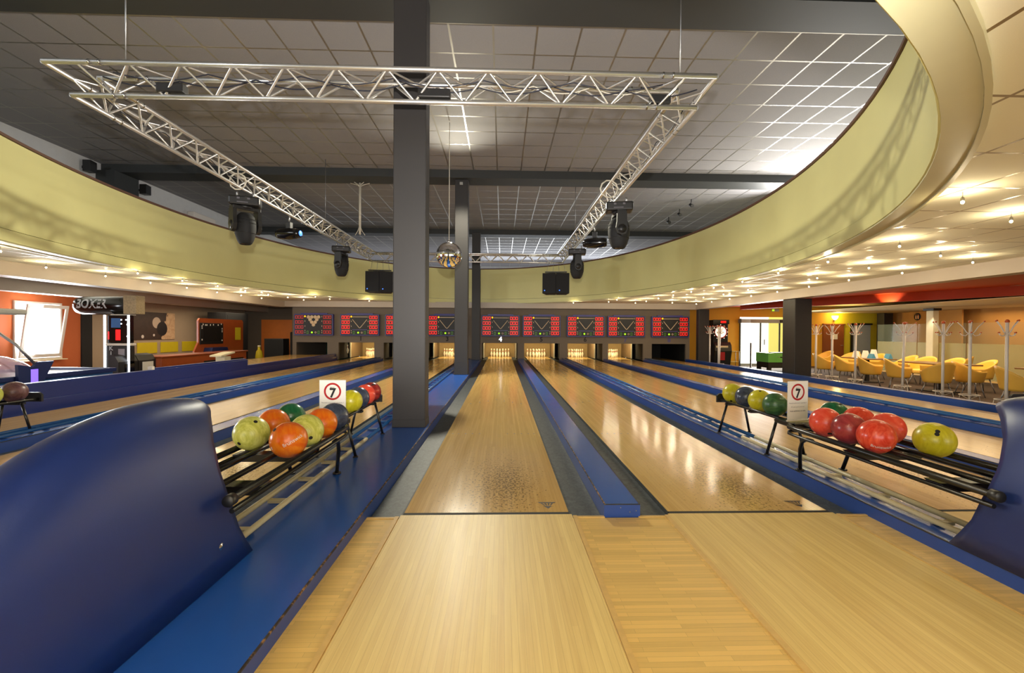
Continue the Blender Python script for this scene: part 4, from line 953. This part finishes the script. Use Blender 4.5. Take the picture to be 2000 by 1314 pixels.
# wall doors, lamp
d = thing('door_2', 'brown wooden door with a white notice', 'door', (14.58, 17.299, -.3)); d['kind'] = 'structure'
MB().box((0, -.05, 0), (.92, 0, 1.87), .004).build('door_leaf', 'brown_door', d); MB().box((.3, -.054, 1.22), (.62, -.0505, 1.45)).build('notice', 'paper', d)
MB().box((-.05, -.07, 0), (-.001, 0, 1.92)).build('door_frame', 'brown_door', d); MB().box((-.05, -.07, 1.871), (.97, 0, 1.92)).build('door_frame', 'brown_door', d); MB().path([(.84, -.052, .95), (.84, -.10, .95), (.74, -.10, .95)], .012, 8).build('door_handle', 'steel_grey', d)
d = thing('door_3', 'pale grey door in a dark frame in the lime wall', 'door', (15.9, 17.299, -.3)); d['kind'] = 'structure'
MB().box((0, -.05, 0), (.82, 0, 1.87), .004).build('door_leaf', 'grey_door', d); MB().box((-.08, -.07, 0), (-.001, 0, 1.95)).build('door_frame', 'edge_black', d); MB().box((-.08, -.07, 1.871), (.90, 0, 1.95)).build('door_frame', 'edge_black', d)
MB().path([(.08, -.052, .95), (.08, -.10, .95), (.2, -.10, .95)], .012, 8).build('door_handle', 'steel_grey', d)
t = thing('wall_lamp', 'glowing yellow wall lamp above the brown door', 'lamp', (15.04, 17.2, 1.80)); MB().lathe([(0, -.02), (.05, 0), (.11, .08), (.13, .17), (.125, .17), (0, .16)], (0, 0, 0), 20).build('shade', 'warm_glow', t); MB().box((-.02, 0, -.08), (.02, .099, .0)).build('bracket', 'steel_grey', t)
lamp('wall_lamp_light', 'POINT', (15.04, 17.0, 1.95), 26, (1, .72, .25), .08)
# entrance
e = thing('door_4', 'bright glass entrance doors under a grey header', 'entrance', (10.75, 17.3, -.3)); e['kind'] = 'structure'
MB().box((-.08, -.12, 1.93), (2.25, 0, 2.1), .006).build('header', 'grey_plastic', e); MB().box((-.1, -.14, 1.93), (.0, -.121, 2.12)).build('header_end', 'edge_black', e); MB().box((1.75, -.135, 1.95), (1.9, -.121, 2.07)).build('header_sign', 'edge_black', e)
for x in (.0, .93, 1.80): MB().box((x-.025, -.05, 0), (x+.025, 0, 1.929)).build('door_frame', 'edge_black', e)
MB().box((1.08, -.07, .95), (1.11, -.051, 1.2)).build('door_handle', 'edge_black', e)
for a, b in ((.026, .904), (.956, 1.774), (1.826, 2.2)): MB().box((a, -.03, .02), (b, -.02, 1.92)).build('door_glass', 'clear_glass', e)
struct(MB().box((10.3, 19.0, -.3), (13.05, 19.05, 2.3)).build('window_2', 'pane_entrance')); struct(MB().box((13.1, 19.0, -.3), (14.8, 19.05, 2.3)).build('wall_entrance_hall', 'hall_yellow_glow'))
t = thing('exit_sign', 'small green emergency exit sign on the yellow wall above the entrance', 'sign', (12.35, 17.299, 2.15)); MB().box((-.17, -.03, 0), (.17, 0, .12), .005).build('housing', 'grey_plastic', t); MB().box((-.15, -.034, .02), (-.05, -.0305, .1)).build('pictogram', 'led_green', t)
# dart machine
t = thing('dart_machine', 'black electronic dart machine with a glowing round board', 'dart machine', (9.62, 16.95, -.3))
MB().box((-.36, -.25, 0), (.30, .3, 2.04), .015).build('cabinet', 'black_matte', t); MB().prism([(-.28, 0), (-.26, .05), (-.40, .7), (-.36, .95), (-.25, 1.08), (-.2505, 0)], -.33, .40, 'x').build('lower_body', 'black_plastic', t)
MB().lathe([(0, -.012), (.23, -.012), (.24, 0)], (-.03, -.2515, 1.52), 36, 'y').build('dart_board', 'board_glow', t); MB().path([(-.03+.26*math.cos(a*PI/12), -.262, 1.52+.26*math.sin(a*PI/12)) for a in range(24)], .022, 6, closed=True).build('board_ring', 'red_print', t)
MB().box((-.37, -.27, 1.86), (.34, -.2505, 2.05)).build('score_panel', 'glossy_black', t); MB().box((-.04, -.275, 1.91), (.20, -.271, 2.0)).build('score_digits', 'led_red', t)
MB().prism([(-.251, 1.02), (-.33, .96), (-.40, .88), (-.36, .8), (-.251, .8)], -.28, .24, 'x').build('console', 'cream', t)
MB().box((-.2, -.40, .3), (.1, -.395, .65)).build('side_art', 'red_print', t)
for k in range(12): a = k*PI/6; MB().lathe([(0, -.003), (.016, -.003), (.016, 0)], (-.03+.31*math.cos(a), -.2515, 1.52+.31*math.sin(a)), 10, 'y').build('marker_lamp', 'board_glow', t)
# high table, side shelf, football table
t = thing('bar_table', 'high round glass table on a black pole before the entrance', 'table', (10.6, 16.1, -.3)); MB().lathe([(0, 0), (.22, 0), (.22, .015), (.03, .03), (.03, 1.07), (0, 1.07)], (0, 0, 0), 20).build('pole', 'black_steel', t); MB().lathe([(0, 1.071), (.3, 1.071), (.3, 1.085), (0, 1.085)], (0, 0, 0), 28).build('table_top', 'clear_glass', t)
t = thing('glass_side_table', 'low glass shelf table against the yellow wall beside the dart machine', 'table', (10.0, 16.95, -.3))
for x in (0, .55):
    for y in (0, .3): MB().tube((x, y, 0), (x, y, .66), .012, 8).build('leg', 'steel_grey', t)
MB().box((-.03, -.03, .661), (.6, .33, .675)).build('table_top', 'frosted_band', t); MB().box((-.0, -.01, .2), (.55, .31, .212)).build('shelf', 'frosted_band', t)
t = thing('table_football', 'green and black table football table behind the wide column', 'game table', (10.15, 14.06, -.3))
MB().box((0, 0, .37), (1.45, .84, .72), .01).build('playing_box', 'green_paint', t); MB().box((.02, .02, .16), (1.43, .82, .369)).build('lower_body', 'black_plastic', t)
for x in (.02, 1.31):
    for y in (.02, .7): MB().box((x, y, 0), (x+.12, y+.12, .159)).build('leg', 'black_plastic', t)
for x in (.35, .62, .9, 1.15): MB().tube((x, -.25, .58), (x, 1.05, .58), .009, 8).build('rod', 'chrome', t); MB().tube((x, -.30, .58), (x, -.19, .58), .02, 10).build('rod_handle', 'edge_black', t)
MB().box((.3, .1, .721), (1.0, .5, .74)).build('scoring_bar', 'edge_black', t)
# tub chairs: shell wraps the seat, high at the back, sloping to low arms
def make_chair():
    t = thing('tub_chair', '', 'chair', (0, 0, 0))
    n, m = 36, 8; outer = []; inner = []
    for i in range(n+1):
        a = math.radians(-152+304*i/n); k = math.cos(a/1.0) if abs(a) < PI/2 else 0   # a=0 is the back (-X side)
        rim = .60+.235*max(0, math.cos(a*.86))**1.25 if abs(a) < 1.82 else .60
        for j in range(m+1):
            v = j/m; z = .345+(rim-.345)*v; r = .238+.06*v**.8+.03*v*max(0, math.cos(a))
            outer.append((-r*math.cos(a)*1.0, r*math.sin(a)*1.05, z)); ri = r-.018
            inner.append((-ri*math.cos(a), ri*math.sin(a)*1.05, z+.001))
    w_ = m+1; q = lambda b: [(b+i*w_+j, b+(i+1)*w_+j, b+(i+1)*w_+j+1, b+i*w_+j+1) for i in range(n) for j in range(m)]
    N = len(outer); fs = q(0)+[tuple(reversed(f)) for f in q(N)]
    fs += [(i*w_+m, (i+1)*w_+m, N+(i+1)*w_+m, N+i*w_+m) for i in range(n)]+[(i*w_, N+i*w_, N+(i+1)*w_, (i+1)*w_) for i in range(n)]
    fs += [(j, j+1, N+j+1, N+j) for j in range(m)]+[(n*w_+j, N+n*w_+j, N+n*w_+j+1, n*w_+j+1) for j in range(m)]
    MB().face_block(outer+inner, fs, True).build('shell', 'chair_shell', t)
    MB().lathe([(0, .335), (.215, .338), (.222, .36), (.235, .43), (.22, .455), (.1, .465), (0, .466)], (0, 0, 0), 30).build('seat', 'chair_seat', t)
    for sx in (-1, 1):
        for sy in (-1, 1): MB().path([(sx*.13, sy*.13, .35), (sx*.21, sy*.21, 0)], [.014, .010], 8).build('leg', 'steel_grey', t)
    return t
CH = [(10.45, 11.45, -.4, 'yellow tub chair behind the first coat stand next to the wide column'), (10.5, 10.6, -.7, 'yellow tub chair seen from behind between the second and third coat stands'),
      (10.45, 9.6, -.65, 'yellow tub chair seen from behind just beyond the third coat stand'), (10.5, 8.75, -.7, 'yellow tub chair seen from behind, left of the leaning coat stand'),
      (10.3, 7.5, 1.5, 'large-looking yellow tub chair turned away, right of the leaning coat stand'), (10.5, 6.0, -.6, 'biggest-looking yellow tub chair at the picture edge behind the last coat stands'),
      (13.6, 10.2, 2.2, 'yellow tub chair standing alone sideways by the glass partition'), (12.15, 13.9, PI, 'yellow tub chair facing us beside the brown door'),
      (12.6, 13.2, PI*.9, 'yellow tub chair facing us below the grey door, back one'), (12.15, 12.6, PI*1.1, 'yellow tub chair facing us below the grey door, front one'),
      (12.25, 11.7, PI, 'yellow tub chair across the farther table, left of the menu cards'), (12.3, 10.6, PI*.95, 'yellow tub chair across the table, right of the menu cards'),
      (12.2, 9.9, PI*1.05, 'yellow tub chair across the table by the steel post'), (12.3, 9.2, PI, 'yellow tub chair at the table end in front of the steel post'),
      (12.3, 8.4, PI*.9, 'yellow tub chair behind the coat stand with the ring foot'), (11.22, 7.62, -.5, 'yellow tub chair partly covered by the biggest-looking chair')]
ch0 = make_chair()
for i, (x, y, rz, l) in enumerate(CH):
    c = ch0 if i == 0 else copy_tree(ch0); c.location = (x, y, -.2995); c.rotation_euler.z = rz; tag(c, l, 'chair', 'yellow tub chairs in the lounge')
# tables
def table(x, y, w, d, label):
    t = thing('lounge_table', label, 'table', (x, y, -.2995), group='lounge tables'); MB().box((-w/2, -d/2, .70), (w/2, d/2, .735), .006).build('table_top', 'table_wood', t)
    MB().box((-.05, -.05, .03), (.05, .05, .699)).build('pedestal', 'column_paint', t); MB().box((-.3, -.3, 0), (.3, .3, .029), .005).build('base', 'column_paint', t)
table(11.3, 8.5, .8, 1.5, 'dark wood table between the coat stand and the steel post'); table(11.3, 10.8, .8, 1.3, 'dark wood table holding the menu cards'); table(12.2, 6.4, 1.2, 1.2, 'dark wood table at the picture edge')
for i, (dx, dy, hh, m, l) in enumerate(((-.1, .3, .2, 'paper', 'cream menu card holder, left one on the table'), (.0, .05, .22, 'paper', 'tall cream menu card holder in the middle of the table'), (.12, -.12, .26, 'paper', 'tallest cream menu card holder on the table'), (-.1, -.3, .14, 'menu_blue', 'blue folded card leaning on the table'), (.2, -.55, .15, 'menu_blue', 'single blue folded card at the table end'))):
    t = thing('menu_card', l, 'menu card', (11.3+dx, 10.8+dy, .436), group='menu cards'); MB().prism([(-.07, 0), (.07, 0), (.008, hh), (-.008, hh)], -.09, .09, 'y').build('folded_card', m, t); MB().box((-.08, -.1, -.0005), (.08, .1, .0)).build('foot', 'edge_black', t) if False else None
# coat stands
def make_stand():
    t = thing('coat_stand', '', 'coat stand', (0, 0, 0))
    MB().tube((0, 0, .02), (0, 0, 1.70), .026, 14).build('pole', 'white_enamel', t)
    MB().lathe([(0, 1.70), (.033, 1.70), (.036, 1.73), (.02, 1.755), (0, 1.76)], (0, 0, 0), 16).build('top_knob', 'orange_bead', t)
    MB().path([(.16*math.cos(a*PI/12), .16*math.sin(a*PI/12), .24) for a in range(24)], .008, 8, closed=True).build('umbrella_ring', 'white_enamel', t)
    for k in range(3):
        a = k*2*PI/3+.4; MB().path([(.02*math.cos(a), .02*math.sin(a), .16), (.16*math.cos(a), .16*math.sin(a), .23), (.20*math.cos(a), .20*math.sin(a), 0.0)], .007, 8).build('foot', 'white_enamel', t)
    for k in range(4):
        a = k*PI/2+.5; ca, sa = math.cos(a), math.sin(a)
        h = MB().path([(.0*ca, .0*sa, 1.46), (.06*ca, .06*sa, 1.52), (.11*ca, .11*sa, 1.62), (.20*ca, .20*sa, 1.73)], .008, 8).build('hook', 'white_enamel', t); MB().sphere((.20*ca, .20*sa, 1.735), .017, 12, 8).build('knob', 'orange_bead', h)
        h = MB().path([(.02*ca, .02*sa, 1.50), (.07*ca, .07*sa, 1.44), (.13*ca, .13*sa, 1.46), (.15*ca, .15*sa, 1.50)], .007, 8).build('hook', 'white_enamel', t); MB().sphere((.152*ca, .152*sa, 1.51), .015, 12, 8).build('knob', 'orange_bead', h)
    return t
ST = [(9.6, 10.65, 0, 'white coat stand closest to the wide column'), (9.6, 9.97, 0, 'white coat stand in front of the brown door'), (9.6, 9.1, 0, 'white coat stand in front of the pale grey door'),
      (9.6, 7.65, .022, 'leaning white coat stand in front of the menu table'), (9.6, 6.65, 0, 'white coat stand just right of the steel post'), (9.6, 6.08, 0, 'white coat stand with a clear ring foot, between the lone chair and the biggest-looking one'),
      (9.62, 5.42, 0, 'white coat stand cut by the picture edge'), (8.27, 14.85, 0, 'white coat stand in front of the dart machine, first from the dark column'), (8.16, 13.9, 0, 'white coat stand in front of the dart machine, middle one'), (8.82, 15.2, -.02, 'white coat stand in front of the dart machine, beside the glass shelf')]
s0 = make_stand()
for i, (x, y, ry, l) in enumerate(ST):
    c = s0 if i == 0 else copy_tree(s0); c.location = (x, y, -.2995); c.rotation_euler = (0, -ry, i*.7); tag(c, l, 'coat stand', 'white coat stands')
